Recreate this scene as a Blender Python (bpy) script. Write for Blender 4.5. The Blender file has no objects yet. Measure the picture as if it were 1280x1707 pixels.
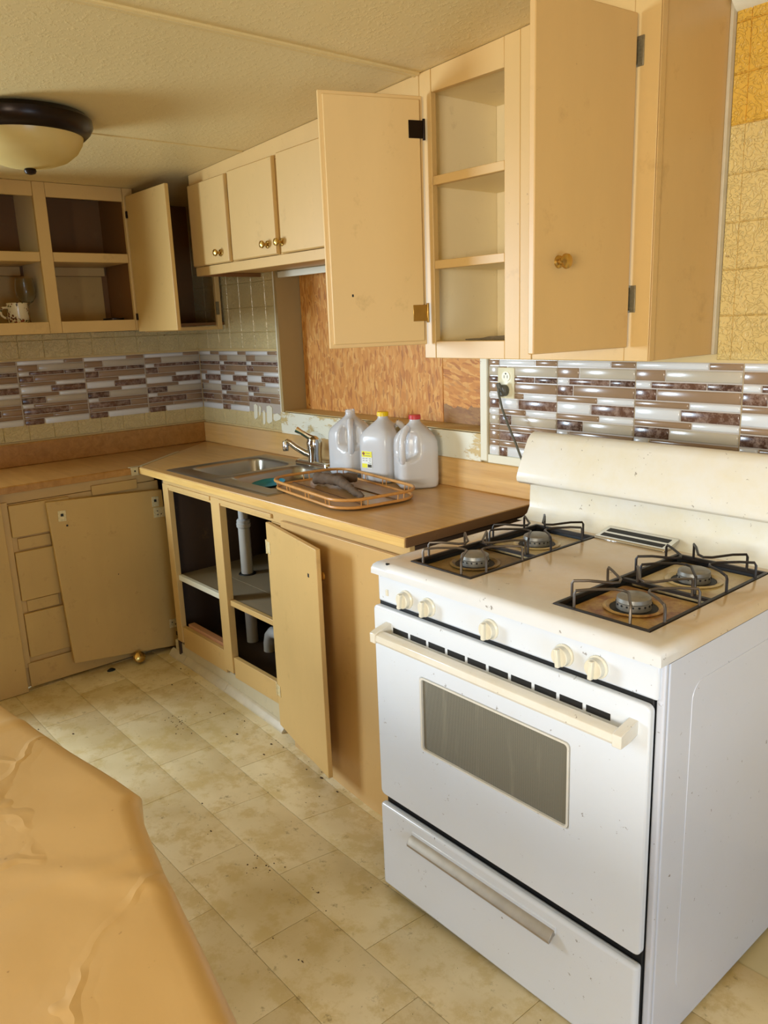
import bpy, bmesh, math, random
from mathutils import Vector, Matrix, noise
random.seed(7)
C = bpy.context.scene.collection
SC = bpy.context.scene

# ------------------------------------------------------------------ camera
cam_d = bpy.data.cameras.new('camera'); cam = bpy.data.objects.new('camera', cam_d); C.objects.link(cam)
_R = ((0.6496523, 0.75936365, -0.03631439), (-0.15444018, 0.17859699, 0.97172596), (-0.74437901, 0.62567561, -0.2333022))
cam.matrix_world = Matrix(((_R[0][0], _R[1][0], -_R[2][0], 3.78318), (_R[0][1], _R[1][1], -_R[2][1], -1.98557),
                           (_R[0][2], _R[1][2], -_R[2][2], 1.44508), (0, 0, 0, 1)))
cam_d.sensor_fit = 'VERTICAL'; cam_d.sensor_height = 36.0; cam_d.lens = 1330.54 * 36.0 / 1707.0
cam_d.clip_start = 0.02
SC.camera = cam

# ------------------------------------------------------------------ world, lights, exposure
w = bpy.data.worlds.new('sky'); SC.world = w; w.use_nodes = True
w.node_tree.nodes['Background'].inputs[0].default_value = (0.80, 0.86, 1.0, 1)
w.node_tree.nodes['Background'].inputs[1].default_value = 0.5

def area(name, loc, target, sx, sy, power, col):
    d = bpy.data.lights.new(name, 'AREA'); d.shape = 'RECTANGLE'; d.size = sx; d.size_y = sy; d.energy = power; d.color = col
    o = bpy.data.objects.new(name, d); C.objects.link(o); o.location = loc
    o.rotation_euler = (Vector(target) - Vector(loc)).to_track_quat('-Z', 'Y').to_euler()
    return o
area('window_daylight', (-0.10, -2.62, 1.40), (2.2, -0.8, 0.6), 0.55, 0.8, 62, (0.68, 0.84, 1.0))        # end window, out of frame left
area('room_window_daylight', (4.25, -4.28, 1.36), (2.1, -0.4, 1.5), 1.4, 0.9, 89, (1.0, 0.95, 0.83))     # window behind the photographer
area('glass_door_daylight', (5.55, -1.85, 0.62), (2.8, -0.8, 0.4), 1.0, 1.0, 21, (0.44, 0.70, 1.0))         # glazed door to the right
SC.view_settings.view_transform = 'Standard'; SC.view_settings.look = 'None'
SC.view_settings.exposure = 0.46; SC.view_settings.gamma = 1.0; SC.view_settings.use_curve_mapping = False
SC.cycles.use_denoising = True
SC.cycles.max_bounces = 8; SC.cycles.diffuse_bounces = 5; SC.cycles.transparent_max_bounces = 12
SC.cycles.caustics_reflective = False; SC.cycles.caustics_refractive = False
SC.cycles.sample_clamp_indirect = 4.0

# ------------------------------------------------------------------ helpers
ORG = {}
def obj(name, me, mat, parent=None, origin=None, bevel=0.0, seg=2, kind=None):
    """link one mesh object; its vertices come in world coordinates"""
    o = bpy.data.objects.new(name, me); C.objects.link(o)
    if mat and not me.materials: me.materials.append(mat)
    if parent is not None:
        org = ORG[parent.name]; o.parent = parent
    else:
        org = Vector(origin) if origin is not None else Vector((0, 0, 0)); o.location = org
    ORG[o.name] = org
    if org.length: me.transform(Matrix.Translation(-org))
    if bevel > 0:
        m = o.modifiers.new('edge', 'BEVEL'); m.width = bevel; m.segments = seg; m.limit_method = 'ANGLE'; m.angle_limit = math.radians(40)
    if kind: o['kind'] = kind
    return o
def thing(name, label, cat, loc, group=None):
    o = bpy.data.objects.new(name, None); C.objects.link(o); o.location = loc; o.empty_display_size = 0.05
    ORG[o.name] = Vector(loc); tag(o, label, cat, group); return o
def tag(o, label, cat, group=None):
    o['label'] = label; o['category'] = cat
    if group: o['group'] = group
    return o

class MB:
    def __init__(s, M=None): s.v = []; s.f = []; s.M = M
    def add(s, vs, fs):
        b = len(s.v)
        for p in vs: s.v.append(tuple(s.M @ Vector(p)) if s.M else tuple(p))
        for f in fs: s.f.append([b + i for i in f])
        return s
    def box(s, x0, x1, y0, y1, z0, z1):
        if x0 > x1: x0, x1 = x1, x0
        if y0 > y1: y0, y1 = y1, y0
        if z0 > z1: z0, z1 = z1, z0
        return s.add([(x0,y0,z0),(x1,y0,z0),(x1,y1,z0),(x0,y1,z0),(x0,y0,z1),(x1,y0,z1),(x1,y1,z1),(x0,y1,z1)],
                     [(0,3,2,1),(4,5,6,7),(0,1,5,4),(1,2,6,5),(2,3,7,6),(3,0,4,7)])
    def hexa(s, b, t):   # bottom quad, top quad (same winding, ccw from above)
        return s.add(list(b) + list(t), [(3,2,1,0),(4,5,6,7),(0,1,5,4),(1,2,6,5),(2,3,7,6),(3,0,4,7)])
    def loops(s, L, cap0=True, cap1=True, closed=True):
        n = len(L[0]); vs = [p for l in L for p in l]; fs = []
        for i in range(len(L) - 1):
            for j in range(n if closed else n - 1):
                k = (j + 1) % n
                fs.append((i*n + j, i*n + k, (i+1)*n + k, (i+1)*n + j))
        if cap0: fs.append(tuple(reversed(range(n))))
        if cap1: fs.append(tuple((len(L)-1)*n + j for j in range(n)))
        return s.add(vs, fs)
    def tube(s, pts, r, n=10, closed=False, cap=True):
        pts = [Vector(p) for p in pts]; m = len(pts); rs = r if isinstance(r, (list, tuple)) else [r]*m
        L = []; up = None
        for i in range(m):
            if closed: t = pts[(i+1) % m] - pts[i-1]
            else: t = pts[min(i+1, m-1)] - pts[max(i-1, 0)]
            t.normalize()
            if up is None:
                up = Vector((0,0,1)) if abs(t.z) < 0.9 else Vector((1,0,0))
            a = t.cross(up)
            if a.length < 1e-6: a = t.cross(Vector((0.3,1,0.2)))
            a.normalize(); b = a.cross(t).normalized(); up = b
            L.append([tuple(pts[i] + (a*math.cos(2*math.pi*j/n) + b*math.sin(2*math.pi*j/n))*rs[i]) for j in range(n)])
        if closed: L.append(L[0]); return s.loops(L, False, False)
        return s.loops(L, cap, cap)
    def lathe(s, prof, c=(0,0,0), n=24, axis='z', cap0=True, cap1=True):
        L = []
        for r, h in prof:
            l = []
            for j in range(n):
                a = 2*math.pi*j/n; u, v = r*math.cos(a), r*math.sin(a)
                p = (u, v, h) if axis == 'z' else ((u, -h, v) if axis == '-y' else (h, u, v))
                l.append((c[0]+p[0], c[1]+p[1], c[2]+p[2]))
            L.append(l)
        return s.loops(L, cap0, cap1)
    def prism(s, poly, lo, hi, axis):   # poly in the two other axes
        def P(a, b, h): return (h, a, b) if axis == 'x' else ((a, h, b) if axis == 'y' else (a, b, h))
        return s.loops([[P(a, b, lo) for a, b in poly], [P(a, b, hi) for a, b in poly]])
    def ring(s, outer, inner, lo, hi, axis):   # plate with a hole; two loops with the same number of points
        def P(a, b, h): return (h, a, b) if axis == 'x' else ((a, h, b) if axis == 'y' else (a, b, h))
        n = len(outer); vs = [P(a,b,lo) for a,b in outer] + [P(a,b,lo) for a,b in inner] + [P(a,b,hi) for a,b in outer] + [P(a,b,hi) for a,b in inner]
        fs = []
        for j in range(n):
            k = (j+1) % n
            fs += [(j,k,n+k,n+j), (2*n+j,3*n+j,3*n+k,2*n+k), (j,2*n+j,2*n+k,k), (n+j,n+k,3*n+k,3*n+j)]
        return s.add(vs, fs)
    def mesh(s, name, smooth=True, ang=35):
        me = bpy.data.meshes.new(name); me.from_pydata(s.v, [], s.f); me.validate()
        bm = bmesh.new(); bm.from_mesh(me); bmesh.ops.recalc_face_normals(bm, faces=bm.faces); bm.to_mesh(me); bm.free()
        if smooth:
            for p in me.polygons: p.use_smooth = True
            me.set_sharp_from_angle(angle=math.radians(ang))
        return me
    def build(s, name, mat, parent=None, origin=None, bevel=0.0, seg=2, smooth=True, ang=35, kind=None):
        return obj(name, s.mesh(name, smooth, ang), mat, parent, origin, bevel, seg, kind)
def box(name, mat, parent, x0, x1, y0, y1, z0, z1, bevel=0.0015, **k):
    return MB().box(x0, x1, y0, y1, z0, z1).build(name, mat, parent, bevel=bevel, **k)
def rr(cx, cy, hx, hy, r, n=6):
    P = []
    for sx, sy, a0 in ((1,1,0),(-1,1,90),(-1,-1,180),(1,-1,270)):
        for i in range(n+1):
            a = math.radians(a0 + 90*i/n); P.append((cx + sx*(hx-r) + r*math.cos(a), cy + sy*(hy-r) + r*math.sin(a)))
    return P
def rect4(x0, x1, y0, y1): return [(x0,y0),(x1,y0),(x1,y1),(x0,y1)]

# ------------------------------------------------------------------ materials
def lin(h):
    h = h.lstrip('#'); o = []
    for i in (0, 2, 4):
        c = int(h[i:i+2], 16)/255.0; o.append(c/12.92 if c <= 0.04045 else ((c+0.055)/1.055)**2.4)
    return (o[0], o[1], o[2], 1)
class NT:
    def __init__(s, name):
        s.m = bpy.data.materials.new(name); s.m.use_nodes = True; s.t = s.m.node_tree; s.b = s.t.nodes['Principled BSDF']; s.tc = None
    def n(s, t, **k):
        x = s.t.nodes.new(t)
        for a, v in k.items():
            if a in x.inputs: x.inputs[a].default_value = v
            else: setattr(x, a, v)
        return x
    def l(s, a, b): s.t.links.new(a, b)
    def coord(s, scale=(1,1,1), rot=(0,0,0)):
        if s.tc is None: s.tc = s.n('ShaderNodeTexCoord')
        mp = s.n('ShaderNodeMapping'); mp.inputs['Scale'].default_value = scale; mp.inputs['Rotation'].default_value = rot
        s.l(s.tc.outputs['Object'], mp.inputs[0]); return mp.outputs[0]
    def noise(s, sc, det=4, co=None, rough=0.55, dist=0.0):
        x = s.n('ShaderNodeTexNoise', Scale=sc, Detail=det, Roughness=rough, Distortion=dist); s.l(co if co is not None else s.coord(), x.inputs['Vector']); return x.outputs['Fac']
    def ramp(s, f, stops, interp='LINEAR'):
        x = s.n('ShaderNodeValToRGB'); x.color_ramp.interpolation = interp
        while len(x.color_ramp.elements) < len(stops): x.color_ramp.elements.new(0.5)
        for e, (p, c) in zip(x.color_ramp.elements, stops):
            e.position = p; e.color = c if len(c) == 4 else (*c, 1)
        s.l(f, x.inputs[0]); return x.outputs['Color']
    def mask(s, f, a, b): return s.ramp(f, [(a, (0,0,0,1)), (b, (1,1,1,1))])
    def mix(s, f, a, b, mode='MIX'):
        x = s.n('ShaderNodeMix', data_type='RGBA', blend_type=mode)
        if isinstance(f, (int, float)): x.inputs[0].default_value = f
        else: s.l(f, x.inputs[0])
        for i, c in ((6, a), (7, b)):
            if isinstance(c, tuple): x.inputs[i].default_value = c
            else: s.l(c, x.inputs[i])
        return x.outputs[2]
    def math(s, op, a, b=0.5):
        x = s.n('ShaderNodeMath', operation=op)
        for i, c in ((0, a), (1, b)):
            if isinstance(c, (int, float)): x.inputs[i].default_value = c
            else: s.l(c, x.inputs[i])
        return x.outputs[0]
    def bump(s, f, strength=0.3, dist=0.002):
        x = s.n('ShaderNodeBump', Strength=strength, Distance=dist); s.l(f, x.inputs['Height']); s.l(x.outputs[0], s.b.inputs['Normal'])
    def base(s, c, rough=0.5, metal=0.0, spec=None):
        if isinstance(c, tuple): s.b.inputs['Base Color'].default_value = c
        else: s.l(c, s.b.inputs['Base Color'])
        if isinstance(rough, (int, float)): s.b.inputs['Roughness'].default_value = rough
        else: s.l(rough, s.b.inputs['Roughness'])
        s.b.inputs['Metallic'].default_value = metal
        if spec is not None: s.b.inputs['Specular IOR Level'].default_value = spec
        return s.m
def dk(c, k): return (c[0]*k, c[1]*k, c[2]*k, 1)

def paint(name, hexc, rough=0.42, var=0.14, grime='#8a6a38', gamt=0.4, sc=1.0, brush=True):
    t = NT(name); c = lin(hexc)
    f = t.noise(2.2*sc, 5); g = t.noise(9*sc, 6, rough=0.7)
    col = t.mix(f, dk(c, 1-var), dk(c, 1+var*0.6))
    col = t.mix(t.math('MULTIPLY', t.mask(g, 0.60, 0.78), gamt), col, lin(grime))
    k = t.noise(60, 4, rough=0.75); col = t.mix(t.math('MULTIPLY', t.mask(k, 0.69, 0.74), 0.6*min(1, gamt*2)), col, lin('#6b4c22'))
    sm = t.noise(4.5*sc, 6, t.coord((1,1,0.25)), rough=0.6); col = t.mix(t.math('MULTIPLY', t.mask(sm, 0.5, 0.8), 0.35), col, dk(c, 0.78))
    b = t.noise(60, 3, t.coord((1,1,0.12))) if brush else t.noise(140, 2)
    t.bump(b, 0.12, 0.0015)
    return t.base(col, rough)
M = {}
M['paint'] = paint('tan_paint', '#cdaa6c')
M['paint_door'] = paint('tan_door_paint', '#c6a166', rough=0.38, var=0.06)
M['paint_in'] = paint('cream_shelf_paint', '#efdfb6', var=0.05)
M['paint_lit'] = paint('tan_paint_lit', '#dcbb80', rough=0.4, var=0.05)  # tan lightened so the door's inner face looks more strongly lit
M['paint_dark'] = paint('shaded_brown_panel', '#7d5426', rough=0.6, var=0.2)  # brown stands in for shade on cabinet interiors and the end panel
M['paint_old'] = paint('worn_tan_paint', '#c6a362', rough=0.45, var=0.12, gamt=0.5, sc=1.6)
M['cab_inside'] = paint('cabinet_interior_shade', '#3f2c1a', rough=0.8, var=0.25, brush=False)  # near-black brown puts the shade inside the base cabinets into the colour
M['kick'] = paint('grey_cream_kick_paint', '#c9bd9c', rough=0.6, var=0.1, grime='#7d7058', gamt=0.6, sc=3)
M['white_paint'] = paint('chalky_white_paint', '#dedbc6', rough=0.55, var=0.06, grime='#b39a66', gamt=0.5)
M['jamb'] = paint('window_jamb_paint', '#a8905f', rough=0.6)

def mk_ceiling():
    t = NT('stippled_ceiling'); f = t.noise(1.3, 6); g = t.noise(0.6, 3)
    col = t.mix(f, lin('#d0b97f'), lin('#ddc892')); col = t.mix(t.mask(g, 0.55, 0.75), col, lin('#c4ab72'))
    v = t.noise(55, 4, rough=0.7); t.bump(t.mask(v, 0.50, 0.75), 0.35, 0.0025)
    return t.base(col, 0.42)
M['ceiling'] = mk_ceiling()

def mk_floor():
    t = NT('beige_sheet_vinyl')
    a = t.noise(3.0, 8, rough=0.65); b = t.noise(11, 6, rough=0.7); c = t.noise(1.1, 4); d = t.noise(26, 5, rough=0.75)
    col = t.mix(a, lin('#cab688'), lin('#ecdfba'))
    col = t.mix(t.mask(b, 0.48, 0.60), col, lin('#cdb885'))
    col = t.mix(t.math('MULTIPLY', t.mask(c, 0.50, 0.64), 0.6), col, lin('#ab9358'))
    col = t.mix(t.math('MULTIPLY', t.mask(d, 0.60, 0.70), 0.6), col, lin('#75613b'))
    v = t.noise(70, 3); t.bump(v, 0.08, 0.001)
    return t.base(col, t.mix(b, (0.34,)*3+(1,), (0.5,)*3+(1,)))
M['floor'] = mk_floor()
def mk_sub():
    t = NT('dirty_tile_joint'); return t.base(t.mix(t.noise(9, 4), lin('#bbae85'), lin('#cdc19a')), 0.7)
M['joint'] = mk_sub()

def mk_oak(name, rot=0.0, wear=0.0, a='#b9853f', b='#d3a35c', edge=False):
    t = NT(name); co = t.coord((1.2, 16, 16), (0, 0, rot))
    f = t.noise(2.0, 6, co, dist=0.8); g = t.noise(7.0, 4, co)
    col = t.mix(t.mask(f, 0.3, 0.7), lin(a), lin(b)); col = t.mix(t.math('MULTIPLY', t.mask(g, 0.5, 0.8), 0.45), col, dk(lin(a), 0.72))
    if wear:
        h = t.noise(2.4, 6, rough=0.65); col = t.mix(t.math('MULTIPLY', t.mask(h, 0.42, 0.62), wear), col, lin('#c2a277'))
        k = t.noise(16, 5, rough=0.75); col = t.mix(t.math('MULTIPLY', t.mask(k, 0.66, 0.76), 0.5), col, lin('#6e4a22'))
    return t.base(col, 0.33)
M['oak_x'] = mk_oak('oak_laminate_long', 0, 0.7, '#bf9350', '#d6ae6c')
M['oak_y'] = mk_oak('oak_laminate_cross_shaded', math.pi/2, 0.1, '#9d6d30', '#b58443')  # left run's laminate darkened in colour to stand in for shade
M['oak_edge'] = mk_oak('oak_laminate_edge', 0, 0, '#d0a458', '#e3bf78')
M['raw_edge'] = paint('raw_board_edge', '#6b4a26', rough=0.8, var=0.3, brush=False)
M['raw_wood'] = paint('bare_pine', '#c08a62', rough=0.7)

def mk_osb(name, ang):
    t = NT(name)
    co0 = t.coord((1, 1, 1), (0, ang, 0)); nz = t.n('ShaderNodeTexNoise', Scale=9.0, Detail=3.0); t.l(co0, nz.inputs['Vector'])
    mm = t.n('ShaderNodeMix', data_type='RGBA', blend_type='LINEAR_LIGHT'); mm.inputs[0].default_value = 0.022
    t.l(co0, mm.inputs[6]); t.l(nz.outputs['Color'], mm.inputs[7])
    def lay(sx, sz, ry):
        mp = t.n('ShaderNodeMapping'); mp.inputs['Scale'].default_value = (sx, 4, sz); mp.inputs['Rotation'].default_value = (0, ry, 0); t.l(mm.outputs[2], mp.inputs[0])
        v = t.n('ShaderNodeTexVoronoi', Scale=1.0); t.l(mp.outputs[0], v.inputs['Vector'])
        s = t.n('ShaderNodeSeparateColor'); t.l(v.outputs['Color'], s.inputs[0]); return s.outputs
    A = lay(120, 26, 0.14); B = lay(95, 24, -0.38)
    pick = t.mask(t.noise(14, 3), 0.47, 0.53)
    f = t.mix(pick, A[0], B[1])
    col = t.ramp(f, [(0.0, lin('#b06c28')), (0.2, lin('#c98638')), (0.55, lin('#d69543')), (0.85, lin('#e4ae5f')), (1.0, lin('#a66426'))])
    fine = t.noise(9, 4, t.coord((14, 14, 1.5), (0, ang, 0))); col = t.mix(t.math('MULTIPLY', fine, 0.35), col, lin('#8f5a28'))
    if ang:   # water-stained lower edge of the smaller board
        sx = t.n('ShaderNodeSeparateXYZ'); t.l(t.coord(), sx.inputs[0]); zz = t.math('ADD', sx.outputs[2], t.math('MULTIPLY', t.noise(16, 5), 0.11))
        col = t.mix(t.ramp(zz, [(0.0, (1,1,1,1)), (1.0, (0,0,0,1))]) if False else t.math('MULTIPLY', t.math('LESS_THAN', zz, 1.185), 0.65), col, lin('#6f5a40'))
    t.bump(f, 0.35, 0.002)
    return t.base(col, 0.6)
M['osb'] = mk_osb('osb_strands_upright', 0.0)
M['osb2'] = mk_osb('osb_strands_level', 1.35)

def mk_walltile(name, a, b, rough=0.28):
    t = NT(name); f = t.noise(5, 5); col = t.mix(f, lin(a), lin(b))
    k = t.noise(40, 3, rough=0.6); col = t.mix(t.math('MULTIPLY', t.mask(k, 0.70, 0.76), 0.7), col, lin('#7b5420'))
    e = t.noise(46, 3, dist=2.2, rough=0.5); t.bump(t.mask(e, 0.46, 0.56), 0.8, 0.0022)
    return t.base(col, rough)
M['wall_tile'] = mk_walltile('embossed_cream_tile', '#c4b27e', '#d4c493')
M['wall_tile_gold'] = mk_walltile('embossed_golden_tile', '#d2a336', '#deb455')
M['wall_tile_pale'] = mk_walltile('embossed_pale_gold_tile', '#d2b670', '#dcc586')
M['dark_walls'] = paint('dark_unseen_walls', '#8f6d43', rough=0.5, var=0.2, brush=False)  # unseen walls coloured dark to cut the light they bounce back
M['wall'] = paint('wall_board', '#cdb67f', rough=0.5, brush=False)

def mk_mosaic(name, a, b, rough=0.24, marble=0.0, metal=0.0):
    t = NT(name); f = t.noise(7, 5); col = t.mix(f, lin(a), lin(b))
    if marble:
        g = t.noise(45, 6, rough=0.75); col = t.mix(t.math('MULTIPLY', t.mask(g, 0.45, 0.62), marble), col, lin('#c9b3a4'))
        h = t.noise(60, 5, rough=0.8); col = t.mix(t.math('MULTIPLY', t.mask(h, 0.55, 0.68), marble), col, lin('#4d3328'))
    m = t.base(col, rough, metal); t.b.inputs['Coat Weight'].default_value = 0.25; t.b.inputs['Coat Roughness'].default_value = 0.15
    return m
M['mw'] = mk_mosaic('mosaic_white', '#c9cccf', '#dcdddb')
M['mg'] = mk_mosaic('mosaic_pale_grey', '#aca28e', '#bdb4a2')
M['mt'] = mk_mosaic('mosaic_taupe', '#876e54', '#9a8065')
M['mb'] = mk_mosaic('mosaic_brown', '#563a2b', '#6b4b39', marble=0.35)
M['md'] = mk_mosaic('mosaic_dark', '#3b241a', '#523629', marble=0.4)
M['mback'] = mk_mosaic('mosaic_backing', '#a79c90', '#bfb6ac', 0.3)

def plain(name, hexc, rough=0.4, metal=0.0, var=0.06, sc=12, bump=0.0):
    t = NT(name); c = lin(hexc); col = t.mix(t.noise(sc, 4), dk(c, 1-var), dk(c, 1+var))
    if bump: t.bump(t.noise(90, 3), bump, 0.001)
    return t.base(col, rough, metal)
def mk_enamel(name, hexc, stain, amt, rough=0.16, gs=5):
    t = NT(name); c = lin(hexc); f = t.noise(1.6, 4); g = t.noise(gs, 6, rough=0.7); k = t.noise(55, 3, rough=0.7)
    col = t.mix(t.math('MULTIPLY', t.mask(g, 0.42, 0.68), amt), c, lin(stain))
    col = t.mix(t.math('MULTIPLY', t.mask(k, 0.68, 0.73), 0.7), col, lin('#5b4a38'))
    return t.base(col, rough)
M['enamel'] = mk_enamel('white_enamel', '#d3d9e2', '#cfd0cd', 0.2)
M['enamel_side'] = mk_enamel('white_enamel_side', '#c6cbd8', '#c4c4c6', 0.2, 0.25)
def mk_cooktop():
    t = NT('stained_cooktop_enamel'); sx = t.n('ShaderNodeSeparateXYZ'); t.l(t.coord(), sx.inputs[0])
    y = t.math('ADD', sx.outputs[1], t.math('MULTIPLY', t.noise(9, 4), 0.10))
    m = t.mask(t.math('MULTIPLY', t.math('ADD', y, 0.30), 5.0), 0.1, 0.75); g = t.noise(6, 6, rough=0.7)
    col = t.mix(t.math('MULTIPLY', m, t.math('ADD', t.math('MULTIPLY', g, 0.5), 0.45)), lin('#d4d6d8'), lin('#c2a26a'))
    k = t.noise(40, 3, rough=0.7); col = t.mix(t.math('MULTIPLY', t.mask(k, 0.68, 0.73), 0.7), col, lin('#5b4a38'))
    return t.base(col, 0.16)
M['enamel_top'] = mk_cooktop()
M['handle'] = mk_enamel('dingy_white_plastic', '#d8d4ca', '#c4b591', 0.4)
M['enamel_back'] = mk_enamel('cream_enamel', '#dedcd3', '#d8cca4', 0.5)
M['black'] = plain('black_gap', '#0b0a09', 0.6)
M['grate'] = plain('sooty_grate_iron', '#2a2420', 0.45, 0.4, 0.3, 30)
M['grate_bar'] = plain('worn_grate_wire', '#554b40', 0.4, 0.4, 0.35, 40)
M['burner'] = plain('burner_aluminium', '#8e8c85', 0.45, 0.6, 0.25, 60, 0.3)
M['pan'] = mk_enamel('drip_pan_cream', '#c9b98d', '#96672e', 0.6, 0.3, 16)
M['pan_rust'] = mk_enamel('drip_pan_rusted', '#bd9f62', '#74300f', 0.95, 0.4, 15)
M['pan_burnt'] = mk_enamel('drip_pan_burnt', '#8f7746', '#3f2a14', 0.9, 0.45, 15)
M['chrome'] = plain('chrome', '#d8d8d6', 0.12, 1.0)
M['steel'] = plain('dull_stainless_steel', '#a59f92', 0.28, 0.9, 0.15, 5, 0.05)
M['alu'] = plain('grimy_aluminium', '#a39a8c', 0.45, 0.5, 0.2, 30, 0.2)
M['brass'] = plain('worn_brass', '#c09a4e', 0.25, 0.9, 0.2, 60)
M['bronze'] = plain('dark_bronze', '#251a12', 0.3, 0.7, 0.2)
M['hinge'] = plain('old_hinge_metal', '#7d7256', 0.4, 0.45, 0.5, 160)
M['hinge_paint'] = plain('painted_hinge', '#d6c596', 0.4, 0.15, 0.45, 160, 0.5)
M['knob_cream'] = plain('cream_plastic_knob', '#d6d1bf', 0.3, 0, 0.12, 40)
M['pvc'] = plain('white_pvc', '#d8d6cf', 0.3, 0, 0.08)
M['dirt'] = plain('grey_dust', '#7f745f', 0.95, 0, 0.4, 60, 0.5)
M['debris'] = plain('dark_floor_debris', '#4a3720', 0.9, 0, 0.4, 60)
M['shelf_dust'] = paint('dusty_shelf_board', '#8d7d60', rough=0.9, var=0.3, brush=False)
M['blue'] = plain('blue_plastic', '#2f93b4', 0.35)
M['yellow_cap'] = plain('yellow_plastic', '#eccb16', 0.4)
M['red_cap'] = plain('red_plastic', '#c43a38', 0.4)
M['wicker'] = plain('cane', '#c58f4c', 0.4, 0, 0.25, 40)
M['tray_base'] = mk_oak('tray_veneer', 0.3, 0.3, '#8f6a3c', '#a88350')
M['bark'] = plain('weathered_bark', '#5f4d3b', 0.85, 0, 0.55, 45, 0.9)
M['ivory'] = plain('ivory_plastic', '#dcd5b2', 0.35)
M['cord'] = plain('grey_rubber', '#57564a', 0.5)
M['bone'] = plain('bare_metal_plate', '#c3b690', 0.4, 0.3)
M['baseboard'] = plain('dull_white_moulding', '#c2b69a', 0.4, 0, 0.2, 20)
def mk_sheet():
    t = NT('tan_paper_sheet'); f = t.noise(1.4, 5); g = t.noise(6, 5, rough=0.65)
    col = t.mix(f, lin('#c09c62'), lin('#cfae78')); col = t.mix(t.math('MULTIPLY', t.mask(g, 0.60, 0.75), 0.3), col, lin('#b5803e'))
    nz = t.n('ShaderNodeTexNoise', Scale=3.0, Detail=4.0); t.l(t.coord(), nz.inputs['Vector']); mm = t.n('ShaderNodeMix', data_type='RGBA', blend_type='LINEAR_LIGHT'); mm.inputs[0].default_value = 0.22
    t.l(t.coord(), mm.inputs[6]); t.l(nz.outputs['Color'], mm.inputs[7]); v = t.n('ShaderNodeTexVoronoi', Scale=2.4, feature='DISTANCE_TO_EDGE'); t.l(mm.outputs[2], v.inputs['Vector'])
    cr = t.ramp(v.outputs['Distance'], [(0.0, (1,1,1,1)), (0.035, (0.25,)*3+(1,)), (0.12, (0,0,0,1))]); tx = t.noise(3.5, 3); h = t.math('ADD', t.math('MULTIPLY', cr, t.mask(tx, 0.45, 0.6)), t.math('MULTIPLY', t.noise(9, 4), 0.35))
    t.bump(h, 0.55, 0.006); sp = t.noise(38, 3, rough=0.7); col = t.mix(t.math('MULTIPLY', t.mask(sp, 0.70, 0.74), 0.5), col, lin('#7a5224')); return t.base(col, 0.38)
M['sheet'] = mk_sheet()
def mk_jug():
    t = NT('milky_plastic'); d = t.n('ShaderNodeBsdfDiffuse', Color=(0.97, 0.98, 1.0, 1)); tr = t.n('ShaderNodeBsdfTranslucent', Color=(0.97, 0.98, 1.0, 1))
    a = t.n('ShaderNodeMixShader', Fac=0.30); t.l(d.outputs[0], a.inputs[1]); t.l(tr.outputs[0], a.inputs[2])
    tp = t.n('ShaderNodeBsdfTransparent', Color=(0.99, 0.99, 1.0, 1)); b = t.n('ShaderNodeMixShader', Fac=0.24); t.l(a.outputs[0], b.inputs[1]); t.l(tp.outputs[0], b.inputs[2])
    g = t.n('ShaderNodeBsdfGlossy', Roughness=0.22); fr = t.n('ShaderNodeFresnel', IOR=1.45); c = t.n('ShaderNodeMixShader'); t.l(fr.outputs[0], c.inputs[0]); t.l(b.outputs[0], c.inputs[1]); t.l(g.outputs[0], c.inputs[2])
    t.l(c.outputs[0], t.t.nodes['Material Output'].inputs[0]); return t.m
M['jug'] = mk_jug()
def mk_glass():
    t = NT('clear_glass'); t.b.inputs['Transmission Weight'].default_value = 1.0; t.b.inputs['IOR'].default_value = 1.3; return t.base((0.93,0.95,0.93,1), 0.03)
M['glass'] = mk_glass()
def mk_oven():
    t = NT('oven_glass_mesh'); co = t.coord((1,1,1)); v = t.n('ShaderNodeTexVoronoi', Scale=420.0, Randomness=0.0); t.l(co, v.inputs['Vector'])
    col = t.mix(t.mask(v.outputs['Distance'], 0.30, 0.45), lin('#2e2d28'), lin('#7d7a6e')); k = t.noise(6, 5, t.coord((5,1,0.7)), rough=0.6)
    col = t.mix(t.math('MULTIPLY', t.mask(k, 0.56, 0.75), 0.22), col, lin('#a39c8a')); return t.base(col, 0.22)
M['oven_glass'] = mk_oven()
def mk_bowl():
    t = NT('frosted_amber_glass'); tr = t.n('ShaderNodeBsdfTranslucent', Color=lin('#e6cf8c')); d = t.n('ShaderNodeBsdfDiffuse', Color=lin('#e0c680')); a = t.n('ShaderNodeMixShader', Fac=0.35)
    t.l(d.outputs[0], a.inputs[1]); t.l(tr.outputs[0], a.inputs[2]); g = t.n('ShaderNodeBsdfGlossy', Roughness=0.3); b = t.n('ShaderNodeMixShader', Fac=0.06); t.l(a.outputs[0], b.inputs[1]); t.l(g.outputs[0], b.inputs[2])
    t.l(b.outputs[0], t.t.nodes['Material Output'].inputs[0]); return t.m
M['lamp_bowl'] = mk_bowl()
def mk_mug():
    t = NT('floral_mug_glaze'); v = t.n('ShaderNodeTexVoronoi', Scale=95.0); t.l(t.coord(), v.inputs['Vector'])
    z = t.noise(30, 2); f = t.math('MULTIPLY', t.math('LESS_THAN', v.outputs['Distance'], 0.44), t.mask(z, 0.50, 0.54))
    s = t.n('ShaderNodeSeparateColor'); t.l(v.outputs['Color'], s.inputs[0])
    col = t.ramp(s.outputs[0], [(0, lin('#7a2c22')), (0.4, lin('#3c4a24')), (0.7, lin('#5a2318')), (1, lin('#94522c'))])
    return t.base(t.mix(f, lin('#d9cba6'), col), 0.2)
M['mug'] = mk_mug()
M['apron'] = None
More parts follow.
